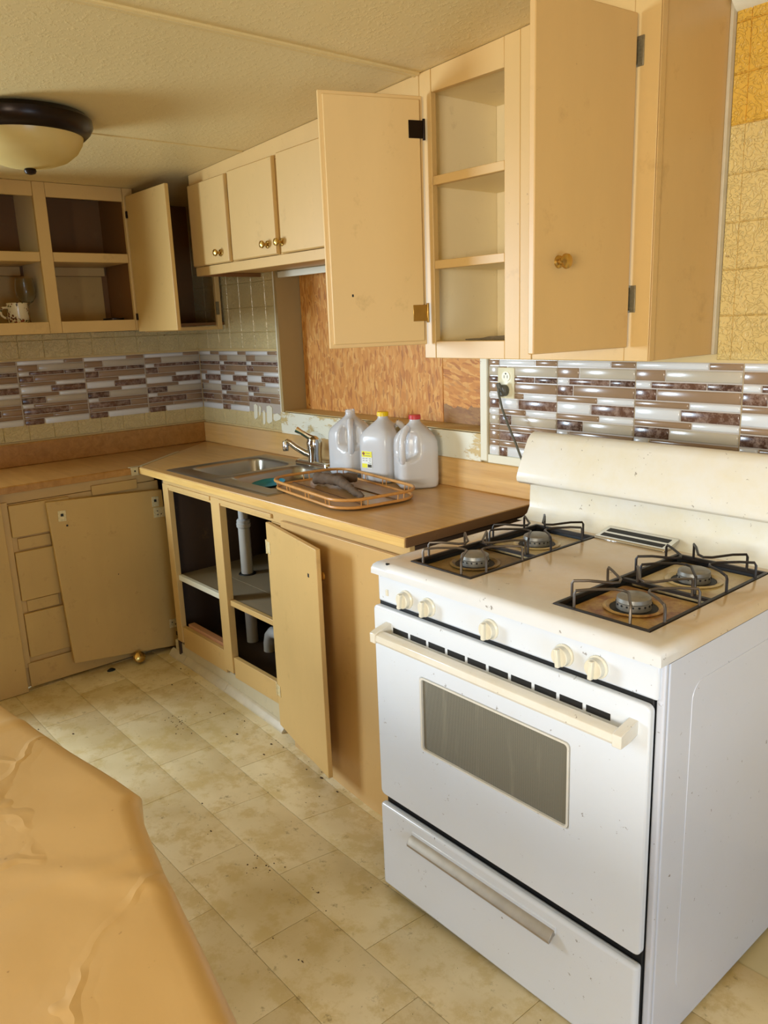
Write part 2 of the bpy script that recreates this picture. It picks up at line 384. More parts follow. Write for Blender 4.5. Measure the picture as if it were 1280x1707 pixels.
def mk_apron():
    t = NT('peeling_white_paint'); c = t.mix(t.noise(3, 4), lin('#d3d0b6'), lin('#e4e2d2'))
    sx = t.n('ShaderNodeSeparateXYZ'); t.l(t.coord(), sx.inputs[0])
    far = t.math('GREATER_THAN', sx.outputs[0], 0.62); p = t.math('MULTIPLY', t.mask(t.noise(7, 8, t.coord((0.6,1,1.6)), rough=0.75), 0.50, 0.54), far)
    c = t.mix(p, c, lin('#c3ab72')); t.bump(p, 0.3, 0.002); return t.base(c, 0.5)
M['apron'] = mk_apron()

# ================================================================== room shell
def ceil_z(x): return 2.022 + 0.043*x
def dip(x, y): return -0.070*math.exp(-((x-2.1)/0.55)**2)*math.exp(-((y+0.5)/0.36)**2) + 0.012*math.exp(-((x-0.5)/0.5)**2)*math.exp(-((y+0.5)/0.4)**2)
X1, Y0 = 5.6, -4.25
def struct(o, label=None):
    o['kind'] = 'structure'
    if label: o['label'] = label
    return o
# floor: subfloor with each printed tile as its own thin plate
mb = MB(); nx, ny = 60, 46
g = [[(-0.05 + (X1+0.05)*i/nx, Y0 + (0.0-Y0)*j/ny) for j in range(ny+1)] for i in range(nx+1)]
vs = [(x, y, dip(x, y)-0.0022) for r in g for x, y in r]
mb.add(vs, [(i*(ny+1)+j, (i+1)*(ny+1)+j, (i+1)*(ny+1)+j+1, i*(ny+1)+j+1) for i in range(nx) for j in range(ny)])
floor = struct(mb.build('floor', M['joint'], smooth=True, ang=60), 'worn beige sheet vinyl floor with faint tile pattern')
TW, TL, GAP = 0.2, 0.37, 0.0008
def floor_tile(x0, x1, y0, y1):
    m = MB(); top = []; n = 4
    L0, L1 = [], []
    for (ax, ay, bx, by) in ((x0,y0,x1,y0),(x1,y0,x1,y1),(x1,y1,x0,y1),(x0,y1,x0,y0)):
        for k in range(n):
            x = ax + (bx-ax)*k/n; y = ay + (by-ay)*k/n; L0.append((x, y, dip(x,y)-0.003)); L1.append((x, y, dip(x,y)-0.0004))
    cx, cy = (x0+x1)/2, (y0+y1)/2
    L2 = [(x + (cx-x)*0.012, y + (cy-y)*0.02, z+0.0006) for x, y, z in L1]
    m.loops([L0, L1, L2], False, False)
    b = len(m.v); m.v.append((cx, cy, dip(cx, cy)))
    nn = len(L2); s0 = b - nn
    for j in range(nn): m.f.append([s0+j, s0+(j+1)%nn, b])
    m.build('floor_tile', M['floor'], floor, ang=50)
r = 0; y = -0.605 + 0.0
rows = []
yy = -0.42
while yy > -2.3:
    for c in range(-1, 10):
        xo = 0.285 + (0.185 if r % 2 else 0)
        x0 = xo + c*TL; x1 = x0 + TL
        if x1 < 0.42 or x0 > 3.9: continue
        floor_tile(max(x0, 0.40)+GAP, x1-GAP, yy-TW+GAP, yy-GAP)
    yy -= TW; r += 1
# walls
def P4(x0,x1,z0,z1): return [(x0,z0),(x1,z0),(x1,z1),(x0,z1)]
WX0, WX1, WZ0, WZ1 = 0.754, 1.955, 1.066, 1.668
wall_back = struct(MB().ring([(-0.06,-0.15),(X1,-0.15),(X1,2.3),(-0.06,2.3)], P4(WX0, WX1, WZ0, WZ1), 0.0, 0.14, 'y').build('wall_back', M['wall']))
wall_left = struct(MB().ring([(Y0,-0.15),(0.0,-0.15),(0.0,2.3),(Y0,2.3)], P4(-3.17,-2.07,0.87,2.02), -0.06, 0.0, 'x').build('wall_left', M['wall']))
wall_front = struct(MB().ring([(-0.06,-0.15),(X1,-0.15),(X1,2.3),(-0.06,2.3)], P4(3.52, 4.98, .88, 1.84), Y0-0.1, Y0, 'y').build('wall_front', M['dark_walls']))
wall_light_block = struct(MB().box(2.98, 3.06, Y0, -2.82, -0.15, 2.22).build('wall_light_block', M['dark_walls']))  # unseen wall added to keep window light off the left corner
wall_right = struct(MB().ring([(Y0,-0.15),(0.0,-0.15),(0.0,2.35),(Y0,2.35)], P4(-2.4,-1.3,0.08,1.7), X1, X1+0.1, 'x').build('wall_right', M['dark_walls']))
mb = MB(); mb.hexa([(-0.06,Y0,ceil_z(-0.06)),(X1,Y0,ceil_z(X1)),(X1,0.02,ceil_z(X1)),(-0.06,0.02,ceil_z(-0.06))],
                   [(-0.06,Y0,ceil_z(-0.06)+0.08),(X1,Y0,ceil_z(X1)+0.08),(X1,0.02,ceil_z(X1)+0.08),(-0.06,0.02,ceil_z(-0.06)+0.08)])
ceiling = struct(mb.build('ceiling', M['ceiling']))
def batten(name, x, y0, y1, wd, h):
    z = ceil_z(x)
    m = MB().prism([(x-wd/2, z+0.001), (x-wd/2, z-h*0.6), (x-wd*0.3, z-h), (x-wd*0.08, z-h*0.75), (x+wd*0.08, z-h*0.75), (x+wd*0.3, z-h), (x+wd/2, z-h*0.6), (x+wd/2, z+0.001)], y0, y1, 'y')
    return struct(m.build(name, M['ceiling']))
batten('trim_1', 2.0, Y0, -0.31, 0.026, 0.007)
batten('trim_2', 1.05, Y0, -0.31, 0.022, 0.004)
struct(MB().prism([(0.0, 2.146), (-0.034, 2.142), (-0.03, 2.128), (-0.012, 2.112), (0.0, 2.108)], 2.76, X1, 'x').build('trim_3', M['white_paint']), 'cream crown moulding above the golden tiles')
MB().box(0,0,0,0,0,0)
# embossed wall tiles as pieces of the walls
def wt_mesh(w_, h_, ax):
    m = MB(); d = 0.0042; e = 0.0032
    if ax == 'y': m.loops([[(0,0,0),(w_,0,0),(w_,0,h_),(0,0,h_)], [(0,-d*.05,0),(w_,-d*.05,0),(w_,-d*.05,h_),(0,-d*.05,h_)], [(e,-d,e),(w_-e,-d,e),(w_-e,-d,h_-e),(e,-d,h_-e)]], False, True)
    else: m.loops([[(0,0,0),(0,w_,0),(0,w_,h_),(0,0,h_)], [(d*.05,0,0),(d*.05,w_,0),(d*.05,w_,h_),(d*.05,0,h_)], [(d,e,e),(d,w_-e,e),(d,w_-e,h_-e),(d,e,h_-e)]], False, True)
    return m
def wall_tiles(wall, ax, a0, a1, z0, z1, p, mat, aref, zref):
    i0 = math.floor((a0-aref)/p); i1 = math.ceil((a1-aref)/p); k0 = math.floor((z0-zref)/p); k1 = math.ceil((z1-zref)/p)
    for i in range(i0, i1):
        for k in range(k0, k1):
            u0, u1 = max(a0, aref+i*p), min(a1, aref+(i+1)*p); v0, v1 = max(z0, zref+k*p), min(z1, zref+(k+1)*p)
            if u1-u0 < 0.012 or v1-v0 < 0.008: continue
            m = wt_mesh(u1-u0, v1-v0, ax); off = (u0, 0, v0) if ax == 'y' else (0, u0, v0)
            m.v = [(x+off[0], y+off[1], z+off[2]) for x, y, z in m.v]
            m.build('wall_tile', M['wall_tile_pale'] if (mat is M['wall_tile_gold'] and v0 < 1.86) else mat, wall)
wall_tiles(wall_back, 'y', 2.76, 3.30, 1.315, 2.125, 0.110, M['wall_tile_gold'], 2.796, 1.426)
wall_tiles(wall_back, 'y', 0.0, 0.742, 1.34, 1.70, 0.110, M['wall_tile'], 0.0, 1.415)
wall_tiles(wall_back, 'y', 0.0, 0.742, 0.974, 1.05, 0.110, M['wall_tile'], 0.0, 0.94)
wall_tiles(wall_left, 'x', -1.85, 0.0, 1.335, 1.442, 0.110, M['wall_tile'], 0.0, 1.415)
wall_tiles(wall_left, 'x', -1.85, 0.0, 0.974, 1.05, 0.110, M['wall_tile'], 0.0, 0.94)

# mosaic sheets stuck on the walls: wall > mosaic_sheet > mosaic_tile
ROWS = [(0, [('mw', .0, .70), ('mt', .70, 1)]), (1, [('mt', 0, .30), ('mg', .30, 1)]), (0, [('mw', 0, .16), ('mb', .16, .69), ('md', .69, 1)]),
        (1, [('mb', 0, .22), ('mt', .22, 1)]), (0, [('mt', 0, .54), ('mw', .54, 1)]), (1, [('mw', 0, .46), ('mb', .46, 1)]),
        (0, [('mt', 0, .57), ('mw', .57, 1)]), (1, [('md', 0, .36), ('mg', .36, 1)]), (0, [('mw', 0, .17), ('mt', .17, 1)]),
        (1, [('mb', 0, .70), ('mt', .70, 1)]), (0, [('mt', 0, .45), ('mt', .45, 1)]), (1, [('mb', 0, .30), ('mw', .30, 1)])]
def mosaic(wall, ax, a0, a1, z0, z1, full=0.288, off=0.0, cut=None, curl=0.0):
    """one peel-and-stick sheet, its pattern running from a0-off; cut(u,v) leaves torn-off tiles out"""
    d = 0.0018
    b = MB().box(a0+.001, a1-.001, -d, 0, z0, z1) if ax == 'y' else MB().box(0, d, a0+.001, a1-.001, z0, z1)
    sh = b.build('mosaic_sheet', M['mback'], wall)
    H = z1 - z0; u_thin = H*0.018/0.288; u_thick = H*0.030/0.288; z = z1
    for th, cells in ROWS:
        h = u_thick if th else u_thin
        for mt, f0, f1 in cells:
            p0, p1 = a0-off+f0*full, a0-off+f1*full
            p0, p1 = max(p0, a0), min(p1, a1)
            if p1-p0 < 0.006: continue
            if cut and cut((p0+p1)/2, z-h/2): continue
            e = 0.0012; q0, q1, s0, s1 = p0+e, p1-e, z-h+e, z-e; k = min(0.0045, (s1-s0)*.25); t0, t1 = d*0.5, 0.0058
            R0 = [(q0,s0),(q1,s0),(q1,s1),(q0,s1)]; R1 = [(q0+k*.35,s0+k*.35),(q1-k*.35,s0+k*.35),(q1-k*.35,s1-k*.35),(q0+k*.35,s1-k*.35)]; R2 = [(q0+k,s0+k),(q1-k,s0+k),(q1-k,s1-k),(q0+k,s1-k)]
            def T(pts, t): return [((a, -t, c) if ax == 'y' else (t, a, c)) for a, c in pts]
            MB().loops([T(R0, t0), T(R1, t1*.7), T(R2, t1)], False, True).build('mosaic_tile', M[mt], sh, ang=60)
        z -= h
SHW = 0.288
for i in range(6): mosaic(wall_left, 'x', -(i+1)*0.2975 - 0.003, -i*0.2975 - 0.003, 1.040, 1.327, full=0.2945)
mosaic(wall_back, 'y', 0.006, 0.207, 1.040, 1.328, off=0.09)
mosaic(wall_back, 'y', 0.207, 0.459, 1.042, 1.328, full=0.252)
mosaic(wall_back, 'y', 0.459, 0.728, 1.044, 1.329, full=0.269, cut=lambda u, z: z < 1.083 and u < 0.76)
for x0, x1, o in ((1.985, 2.030, 0.243), (2.030, 2.262, 0.05), (2.262, 2.530, 0.0), (2.530, 2.833, 0.0), (2.833, 3.13, 0.0), (3.13, 3.43, 0.0)):
    mosaic(wall_back, 'y', x0, x1, 0.994, 1.309, full=max(x1-x0+o, .01) if o == 0.05 or o == 0 else 0.288, off=o)
mb = MB()
for q in ((.50,.535,1.012,1.086),(.545,.565,1.03,1.08),(.575,.60,.99,1.06),(.61,.66,1.0,1.085),(.665,.73,1.015,1.052)):
    x0,x1,z0,z1 = q; mb.prism([(x0,z0+.008),(x0+.3*(x1-x0),z0),(x1-.005,z0+.012),(x1,z1-.01),(x1-.4*(x1-x0),z1),(x0+.004,z1-.006)], -.0060, -.001, 'y')
mb.build('torn_adhesive', M['white_paint'], wall_back, kind='stuff')

# ---- boarded window
window = struct(MB().prism([(WX0-.013,WZ0-.01),(WX0+.004,WZ0-.01),(WX0+.004,WZ1+.01),(WX0-.013,WZ1+.01)], -.006, .135, 'y').build('window_1', M['jamb']), 'boarded up window behind the sink')
box('jamb', M['white_paint'], window, WX0-.020, WX0-.0125, -.008, .006, 1.05, 1.68)
box('sill', M['raw_edge'], window, WX0+.004, WX1, .0, .135, WZ0-.012, WZ0-.001)
box('header', M['jamb'], window, WX0+.004, WX1, .0, .135, WZ1-.002, WZ1+.02)
box('batten', M['white_paint'], window, WX0+.01, WX1, .002, .02, 1.640, WZ1-.002)
box('board_panel', M['osb'], window, WX0+.006, 1.649, .116, .13, WZ0, WZ1)
box('board_panel', M['osb2'], window, 1.650, WX1, .117, .131, WZ0, WZ1)
box('jamb', M['jamb'], window, WX1-.006, WX1, .0, .115, WZ0, WZ1)
box('casing', M['white_paint'], window, 1.953, 1.984, -.012, .0, .972, 1.332, bevel=.003)
box('casing', M['white_paint'], window, 1.985, 2.30, -.010, .0, .968, .996, bevel=.002)
box('apron', M['apron'], window, .735, 1.953, -.010, .0, .960, WZ0-.004, bevel=.002)

# ================================================================== countertop
CT = thing('countertop', 'L-shaped worn oak laminate countertop running around the corner', 'countertop', (1.2, -0.3, 0.836))
ZC, ZB = 0.866, 0.836
A_, B_, C_, D_ = (0,0),(2.209,0),(2.209,-.592),(.485,-.592)
a_, b_, c_, d_ = (.705,-.12),(1.405,-.12),(1.405,-.505),(.705,-.505)
mb = MB(); lo = [A_,B_,C_,D_]; hi = [a_,b_,c_,d_]
mb.ring([A_,D_,C_,B_], [a_,d_,c_,b_], ZB, ZC, 'z'); mb.build('worktop', M['oak_x'], CT, bevel=.004)
mb = MB(); mb.prism([(0,-.0015),(.4835,-.592),(.4835,-1.75),(0,-1.75)], ZB, ZC, 'z'); mb.build('worktop', M['oak_y'], CT, bevel=.004)
box('front_edge', M['oak_edge'], CT, .487, 2.209, -.5945, -.592, ZB+.001, ZC-.003, bevel=.0012)
box('front_edge', M['oak_y'], CT, .4835, .4865, -1.75, -.597, ZB+.001, ZC-.003, bevel=.0012)
box('end_edge', M['raw_edge'], CT, 2.2085, 2.214, -.590, -.03, ZB+.001, ZC-.001)
box('backsplash', M['oak_x'], CT, .02, 2.36, -.02, -.001, ZC, .968, bevel=.004)
box('backsplash', M['oak_y'], CT, .001, .02, -1.75, -.001, ZC, .968, bevel=.004)
L_ = MB(Matrix.Translation((.2425,-.296,ZC)) @ Matrix.Rotation(math.atan2(-.592,.485), 4, 'Z'))
L_.box(-.02,.37,-.008,.008,-.001,.0018); L_.build('seam_strip', M['bone'], CT)
br = MB().box(.487,.4895,-.630,-.597,.832,.869).box(.47,.4895,-.635,-.590,.8665,.869).build('corner_bracket', M['bone'], CT, bevel=.0008)
MB().lathe([(.004,0),(.004,.001)], (.4896,-.613,.851), 10, 'x').build('screw_hole', M['black'], br)

# ---- sink
SK = thing('sink', 'stainless steel double bowl sink set into the countertop', 'sink', (1.055, -.31, .866))
mb = MB(); zr = .8705
def bowl(cx0, cx1, bx0, bx1, by0, by1, depth, ycell0, ycell1):
    n = 6; inner = rr((bx0+bx1)/2, (by0+by1)/2, (bx1-bx0)/2, (by1-by0)/2, .055, n)
    outer = rr((cx0+cx1)/2, (ycell0+ycell1)/2, (cx1-cx0)/2, (ycell1-ycell0)/2, .001, n)
    cx, cy = (bx0+bx1)/2, (by0+by1)/2
    def sc(P, k, z): return [(cx+(x-cx)*k, cy+(y-cy)*k, z) for x, y in P]
    L = [[(x,y,zr) for x,y in outer], sc(inner, 1.02, zr), sc(inner, 1.0, zr-.003), sc(inner, .975, zr-.012), sc(inner, .93, zr-depth*.75), sc(inner, .88, zr-depth*.93), sc(inner, .78, zr-depth), sc(inner, .15, zr-depth-.002)]
    mb.loops(L, False, True)
bowl(.675, 1.022, .715, 1.002, -.475, -.135, .13, -.545, -.065)
bowl(1.022, 1.445, 1.040, 1.395, -.475, -.135, .055, -.545, -.065)
mb.loops([[(.675,-.545,zr),(1.445,-.545,zr),(1.445,-.065,zr),(.675,-.065,zr)], [(.669,-.551,zr-.002),(1.451,-.551,zr-.002),(1.451,-.059,zr-.002),(.669,-.059,zr-.002)], [(.667,-.553,.8655),(1.453,-.553,.8655),(1.453,-.057,.8655),(.667,-.057,.8655)]], False, False)
mb.build('basin', M['steel'], SK, ang=50)
for x, dz in ((.86, .13), (1.23, .055)):
    MB().lathe([(.038, zr-dz+.001), (.034, zr-dz+.003), (.012, zr-dz+.0015), (.004, zr-dz+.002)], (x, -.305, 0), 20).build('strainer', M['chrome'], SK)
# ---- faucet
FA = thing('faucet', 'chrome single lever faucet behind the sink bowls', 'faucet', (1.105, -.09, zr))
mb = MB(); L = []
for k, z in ((1.0, zr), (1.0, zr+.010), (.93, zr+.018), (.8, zr+.021)): L.append([(1.105+(x)*k, -.095+y*k, z) for x, y in rr(0,0,.125,.028,.027,6)])
mb.loops(L); mb.build('base_plate', M['chrome'], FA)
MB().lathe([(.030, zr+.018), (.028, zr+.05), (.031, zr+.075), (.033, zr+.095), (.028, zr+.112), (.014, zr+.122), (.003, zr+.125)], (1.105,-.095,0), 20).build('valve_body', M['chrome'], FA)
sp = [(1.105,-.10,zr+.038),(1.078,-.125,zr+.055),(1.05,-.15,zr+.078),(1.032,-.167,zr+.098),(1.024,-.174,zr+.102),(1.020,-.177,zr+.098)]
so = MB().tube(sp, [.014,.0135,.013,.012,.012,.011], 12).build('spout', M['chrome'], FA)
MB().lathe([(.012, zr+.064), (.013, zr+.070), (.013, zr+.100), (.009, zr+.107)], (1.018,-.1785,0), 16).build('aerator', M['chrome'], so)
lv = [(1.105,-.095,zr+.108),(1.088,-.112,zr+.122),(1.068,-.131,zr+.140),(1.052,-.145,zr+.152)]
MB().tube(lv, [.016,.012,.010,.013], 10).build('lever', M['chrome'], FA)
# ---- plate in sink
PL = MB(Matrix.Translation((1.116,-.335,.8245)) @ Matrix.Rotation(math.radians(5), 4, 'X')).lathe([(.012,0),(.044,0),(.056,.007),(.067,.0125),(.068,.0145),(.064,.0140),(.054,.0095),(.042,.003),(.010,.003)], (0,0,0), 32)
tag(PL.build('plate', M['blue'], None, (1.116,-.335,.8245)), 'small blue plastic plate lying in the sink bowl', 'plate')

# ================================================================== jugs
def jug(x, y, rot, label, cap=None, sticker=False, handle=True):
    z0 = ZC; t = thing('milk_jug', label, 'jug', (x, y, z0), 'empty plastic gallon jugs')
    n = 56; L = []; Hh = .205
    prof = [(0,.80),(.004,.93),(.012,.985),(.03,1),(.09,1),(.13,1),(.145,.995),(.165,.97),(.18,.90),(.195,.77),(.208,.60),(.219,.42),(.226,.31),(.231,.265),(.240,.255),(.2405,.275),(.2435,.275),(.244,.25),(.250,.25)]
    fine = []
    for (z1,k1),(z2,k2) in zip(prof, prof[1:]):
        m_ = max(1, int((z2-z1)/.009))
        for i in range(m_): fine.append((z1+(z2-z1)*i/m_, k1+(k2-k1)*i/m_))
    fine.append(prof[-1])
    for z, k in fine:
        l = []
        sq = max(0.0, min(1.0, (.226-z)/.05))
        for j in range(n):
            a = 2*math.pi*j/n; c, s = math.cos(a), math.sin(a)
            p = 2 + 3.2*sq; rad = (abs(c)**p + abs(s)**p)**(-1/p); rr_ = .072*k*(rad*sq + (1-sq))
            if handle:
                da = (a - math.pi/4 + math.pi) % (2*math.pi) - math.pi   # handle corner at 45 degrees
                win = max(0, 1-(abs(da)/.80)**4); zz = max(0, min(1, (z-.098)/.014))*max(0, min(1, (.205-z)/.02))
                low = max(0, min(1, (z-.098-.02*abs(da))/.014)); rr_ *= 1-.46*win*min(zz, low)
            rr_ *= 1 + .012*math.sin(z*260)*(1 if z < .08 else 0)*(.3)
            l.append((rr_*c, rr_*s, z))
        L.append(l)
    Mx = Matrix.Translation((x, y, z0+.0008)) @ Matrix.Rotation(rot, 4, 'Z')
    mb = MB(Mx); mb.loops(L, True, False); mb.build('body', M['jug'], t, ang=50)
    if handle:
        q = 2**-.5; pts = [(r_*q, r_*q, z) for r_, z in ((.050,.212),(.064,.204),(.0765,.190),(.083,.170),(.0855,.145),(.086,.12),(.083,.100),(.074,.090))]
        MB(Mx).tube(pts, [.012,.0125,.012,.0115,.0115,.012,.0125,.012], 12, cap=False).build('handle', M['jug'], t)
    if cap:
        m = MB(Mx); m.lathe([(.0205,.238),(.0205,.252),(.0195,.2535),(.004,.2535)], (0,0,0), 28); c = m.build('cap', M[cap], t)
        r = MB(Mx)
        for j in range(28):
            a = 2*math.pi*j/28; r.box(.0204*math.cos(a)-.0006, .0204*math.cos(a)+.0006, .0204*math.sin(a)-.0006, .0204*math.sin(a)+.0006, .239, .251)
        r.build('ridges', M[cap], c, kind='stuff')
    if sticker:
        def plate(name, u0, u1, v0, v1, mat, par, lift=.0):
            mm = MB(Mx); mm.box(-.0733-lift, -.0722, u0, u1, v0, v1) if False else mm.box(u0, u1, -.0735-lift, -.0724, v0, v1); return mm.build(name, mat, par)
        lb = plate('price_label', -.047, .000, .054, .116, M['label_white'], t)
        plate('label_top', -.0465, -.0005, .094, .1155, M['label_yellow'], lb, .0004)
        plate('label_corner', -.0465, -.022, .0545, .070, M['label_yellow'], lb, .0004)
        mm = MB(Mx); mm.prism([(-.038,.1135),(-.031,.107),(-.038,.1005),(-.045,.107)], -.0743, -.0738, 'y'); mm.build('label_emblem', M['label_red'], lb)
        mm = MB(Mx)
        for i in range(9): mm.box(-.020+i*.002, -.020+i*.002+(.0012 if i % 3 else .0006), -.0743, -.0735, .0565, .068)
        for i in range(3):
            for (u, v, wd, hh) in ((0,0,.009,.002),(0,.009,.009,.002),(.0035,-.0035,.002,.016)): mm.box(-.043+i*.0145+u, -.043+i*.0145+u+wd, -.0743, -.0735, .078+v, .078+v+hh) if False else None
        mm.build('barcode', M['black'], lb, kind='stuff')
        mm = MB(Mx)
        for i, (u0, u1, v) in enumerate(((-.026,-.009,.1075),(-.040,-.006,.0985),(-.044,-.034,.088),(-.030,-.020,.088),(-.014,-.004,.088),(-.043,-.035,.080),(-.029,-.021,.080),(-.013,-.005,.080),(-.018,-.003,.072))):
            mm.box(u0, u1, -.0743, -.0735, v, v+.0022)
        mm.build('label_print', M['label_grey'], lb, kind='stuff')
    return t
M['label_white'] = plain('label_paper', '#e6e8e2', 0.5); M['label_yellow'] = plain('label_yellow_ink', '#e6e01c', 0.5); M['label_red'] = plain('label_brown_ink', '#8a3a10', 0.5); M['label_grey'] = plain('label_grey_ink', '#8a8c7c', 0.5)
R45 = math.radians
jug(1.352, -.0935, R45(-85), 'uncapped cloudy plastic gallon jug next to the faucet')
jug(1.545, -.0935, R45(12), 'cloudy plastic gallon jug with yellow cap and yellow label', 'yellow_cap', True, handle=True)
jug(1.718, -.0935, R45(-120), 'cloudy plastic gallon jug with a red cap', 'red_cap')

# ================================================================== tray and driftwood
TR = thing('wicker_tray', 'shallow cane tray with open spindle rim on the worktop', 'tray', (1.60, -.335, ZC))
TM = Matrix.Translation((1.618, -.352, ZC)) @ Matrix.Rotation(R45(-7.5), 4, 'Z')
def rim(hx, hy, z, r): return [(x, y, z) for x, y in rr(0, 0, hx, hy, r, 7)]
MB(TM).tube(rim(.262, .152, .0105, .085), .0048, 8, closed=True).build('lower_rail', M['wicker'], TR)
MB(TM).tube(rim(.268, .157, .037, .085), .0052, 8, closed=True).build('upper_rail', M['wicker'], TR)
MB(TM).loops([rim(.258,.148,.006,.08), rim(.258,.148,.010,.08)]).build('tray_base', M['tray_base'], TR)
pr = rr(0, 0, .265, .1545, .085, 7); per = []
for i in range(len(pr)):
    p, q = Vector(pr[i]), Vector(pr[(i+1) % len(pr)]); per.append((p, q, (q-p).length))
tot = sum(x[2] for x in per); N = 22
for kk in range(N):
    for dd in (-.012, .012):
        s = (tot*kk/N + dd) % tot
        for p, q, l in per:
            if s <= l: pt = p + (q-p)*(s/l); break
            s -= l
        pin = pt*(.988)
        if kk % 2 == 0: MB(TM).tube([(pin.x, pin.y, .012), (pt.x, pt.y, .036)], .0019, 5).build('spindle', M['wicker'], TR)
for yy in (-.06, .06): MB(TM).box(-.255, .255, yy-.003, yy+.003, .010, .0125).build('base_slat', M['raw_edge'], TR)
def branch(pts, rad, n=12, seed=0):
    pts = [Vector(p) for p in pts]; P = []; Rr = []
    for i in range(len(pts)-1):
        for k in range(6):
            f = k/6; P.append(pts[i].lerp(pts[i+1], f)); Rr.append(rad[i]+(rad[i+1]-rad[i])*f)
    P.append(pts[-1]); Rr.append(rad[-1]); m = MB(); m.tube(P, Rr, n)
    out = []
    for v in m.v:
        v = Vector(v); d = noise.noise(v*48 + Vector((seed,0,0)))*.006 + noise.noise(v*120)*.003; c = min(P, key=lambda q: (q-v).length); dr = (v-c)
        out.append(tuple(v + dr.normalized()*d if dr.length > 1e-6 else v))
    m.v = out; return m
zt = ZC+.0125
b1 = branch([(1.455,-.345,zt+.020),(1.51,-.335,zt+.026),(1.565,-.325,zt+.024),(1.64,-.345,zt+.017),(1.72,-.375,zt+.012),(1.79,-.395,zt+.010)], [.020,.020,.019,.016,.011,.0065])
b2 = branch([(1.53,-.33,zt+.026),(1.555,-.285,zt+.028),(1.575,-.25,zt+.024)], [.017,.018,.016], seed=5)
b1.add(b2.v, b2.f)
tag(b1.build('driftwood', M['bark'], None, (1.6,-.33,zt), ang=70), 'gnarled grey forked stick lying in the cane tray', 'stick')

# ================================================================== sink base cabinet
BY = -.5667
SB = thing('sink_base_cabinet', 'tan base cabinet under the sink with open doorless bays', 'cabinet', (1.35, -.3, 0))
P = M['paint']
box('top_rail', P, SB, .655, 2.20, BY, BY+.02, .788, ZB-.001)
box('stile', P, SB, .655, .703, BY-.004, BY+.02, .106, .812)
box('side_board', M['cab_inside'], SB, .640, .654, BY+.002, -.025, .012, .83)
box('stile', P, SB, 1.072, 1.137, BY-.005, BY+.024, .104, .815)
box('stile', P, SB, 1.490, 1.56, BY, BY+.02, .0, .787)
box('bottom_rail', P, SB, .704, 1.071, BY+.001, BY+.02, .085, .180)
box('bottom_rail', P, SB, 1.138, 1.489, BY+.001, BY+.02, .085, .172)
box('raw_strip', M['raw_wood'], SB, .72, 1.071, BY+.021, BY+.05, .10, .192)
box('kick_board', M['kick'], SB, .59, 1.565, BY+.012, BY+.03, -.045, .086)
box('rail_strip', P, SB, .705, 1.068, BY-.008, BY, .800, .815)
box('rail_strip', P, SB, 1.14, 1.50, BY-.008, BY, .800, .815)
box('shelf_board', M['shelf_dust'], SB, .665, 1.55, -.40, -.03, .385, .405)
box('shelf_board', M['shelf_dust'], SB, .665, 1.55, BY+.025, -.403, .387, .405)
box('shelf_edge', M['white_paint'], SB, .704, 1.071, BY+.006, BY+.024, .393, .416)
box('shelf_edge', P, SB, 1.138, 1.489, BY+.006, BY+.024, .388, .410)
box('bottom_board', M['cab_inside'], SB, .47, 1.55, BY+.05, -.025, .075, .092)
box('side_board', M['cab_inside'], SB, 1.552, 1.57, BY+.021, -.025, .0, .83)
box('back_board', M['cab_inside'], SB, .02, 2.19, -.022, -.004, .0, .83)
box('back_cleat', M['paint_old'], SB, 1.33, 1.37, -.05, -.024, .50, .72)
box('catch', M['bone'], SB, 1.02, 1.045, BY+.02, BY+.045, .775, .79)
# blank panel beside the stove
mb = MB(); mb.hexa([(1.575,-.587,-.062),(2.203,-.600,-.085),(2.203,-.586,-.085),(1.575,-.573,-.062)], [(1.575,-.585,.806),(2.203,-.592,.806),(2.203,-.578,.806),(1.575,-.571,.806)])
mb.build('blank_panel', M['paint_door'], SB, bevel=.002)
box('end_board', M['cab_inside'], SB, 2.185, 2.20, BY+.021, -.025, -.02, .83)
# open door, folded back against the blank panel
def swing_door(name, parent, hx, hy, ux, uy, width, z0, z1, th, mat, lip=False, side=1, round_c=0.0):
    u = Vector((ux, uy, 0)).normalized(); v = Vector((-u.y, u.x, 0))*side
    Mx = Matrix(((u.x, v.x, 0, hx), (u.y, v.y, 0, hy), (0, 0, 1, 0), (0, 0, 0, 1)))
    m = MB(Mx)
    if lip: m.loops([[(0,0,z0),(width,0,z0),(width,0,z1),(0,0,z1)], [(0,th*.5,z0),(width,th*.5,z0),(width,th*.5,z1),(0,th*.5,z1)], [(.011,th*.5,z0+.011),(width-.011,th*.5,z0+.011),(width-.011,th*.5,z1-.011),(.011,th*.5,z1-.011)], [(.011,th,z0+.011),(width-.011,th,z0+.011),(width-.011,th,z1-.011),(.011,th,z1-.011)]])
    else: m.box(0, width, 0, th, z0, z1)
    return m.build(name, mat, parent, bevel=.0025, seg=3), Mx
def hinge_at(Mx, parent, z, mat, u0=-.004, leaf=.032, v=.0, h=.05, flip=1):
    m = MB(Mx); m.box(u0+.004, u0+leaf, v-.0012, v+.0012, z-h*.42, z+h*.42); m.tube([(u0, v, z-h*.5), (u0, v, z+h*.5)], .0042, 8)
    for a, b in ((.35, .25), (.35, -.25), (.75, 0)): m.lathe([(.0028, 0), (.002, .0022)], (u0+leaf*a, v, z+h*b), 8, '-y')
    return m.build('hinge', mat, parent, bevel=.0006)
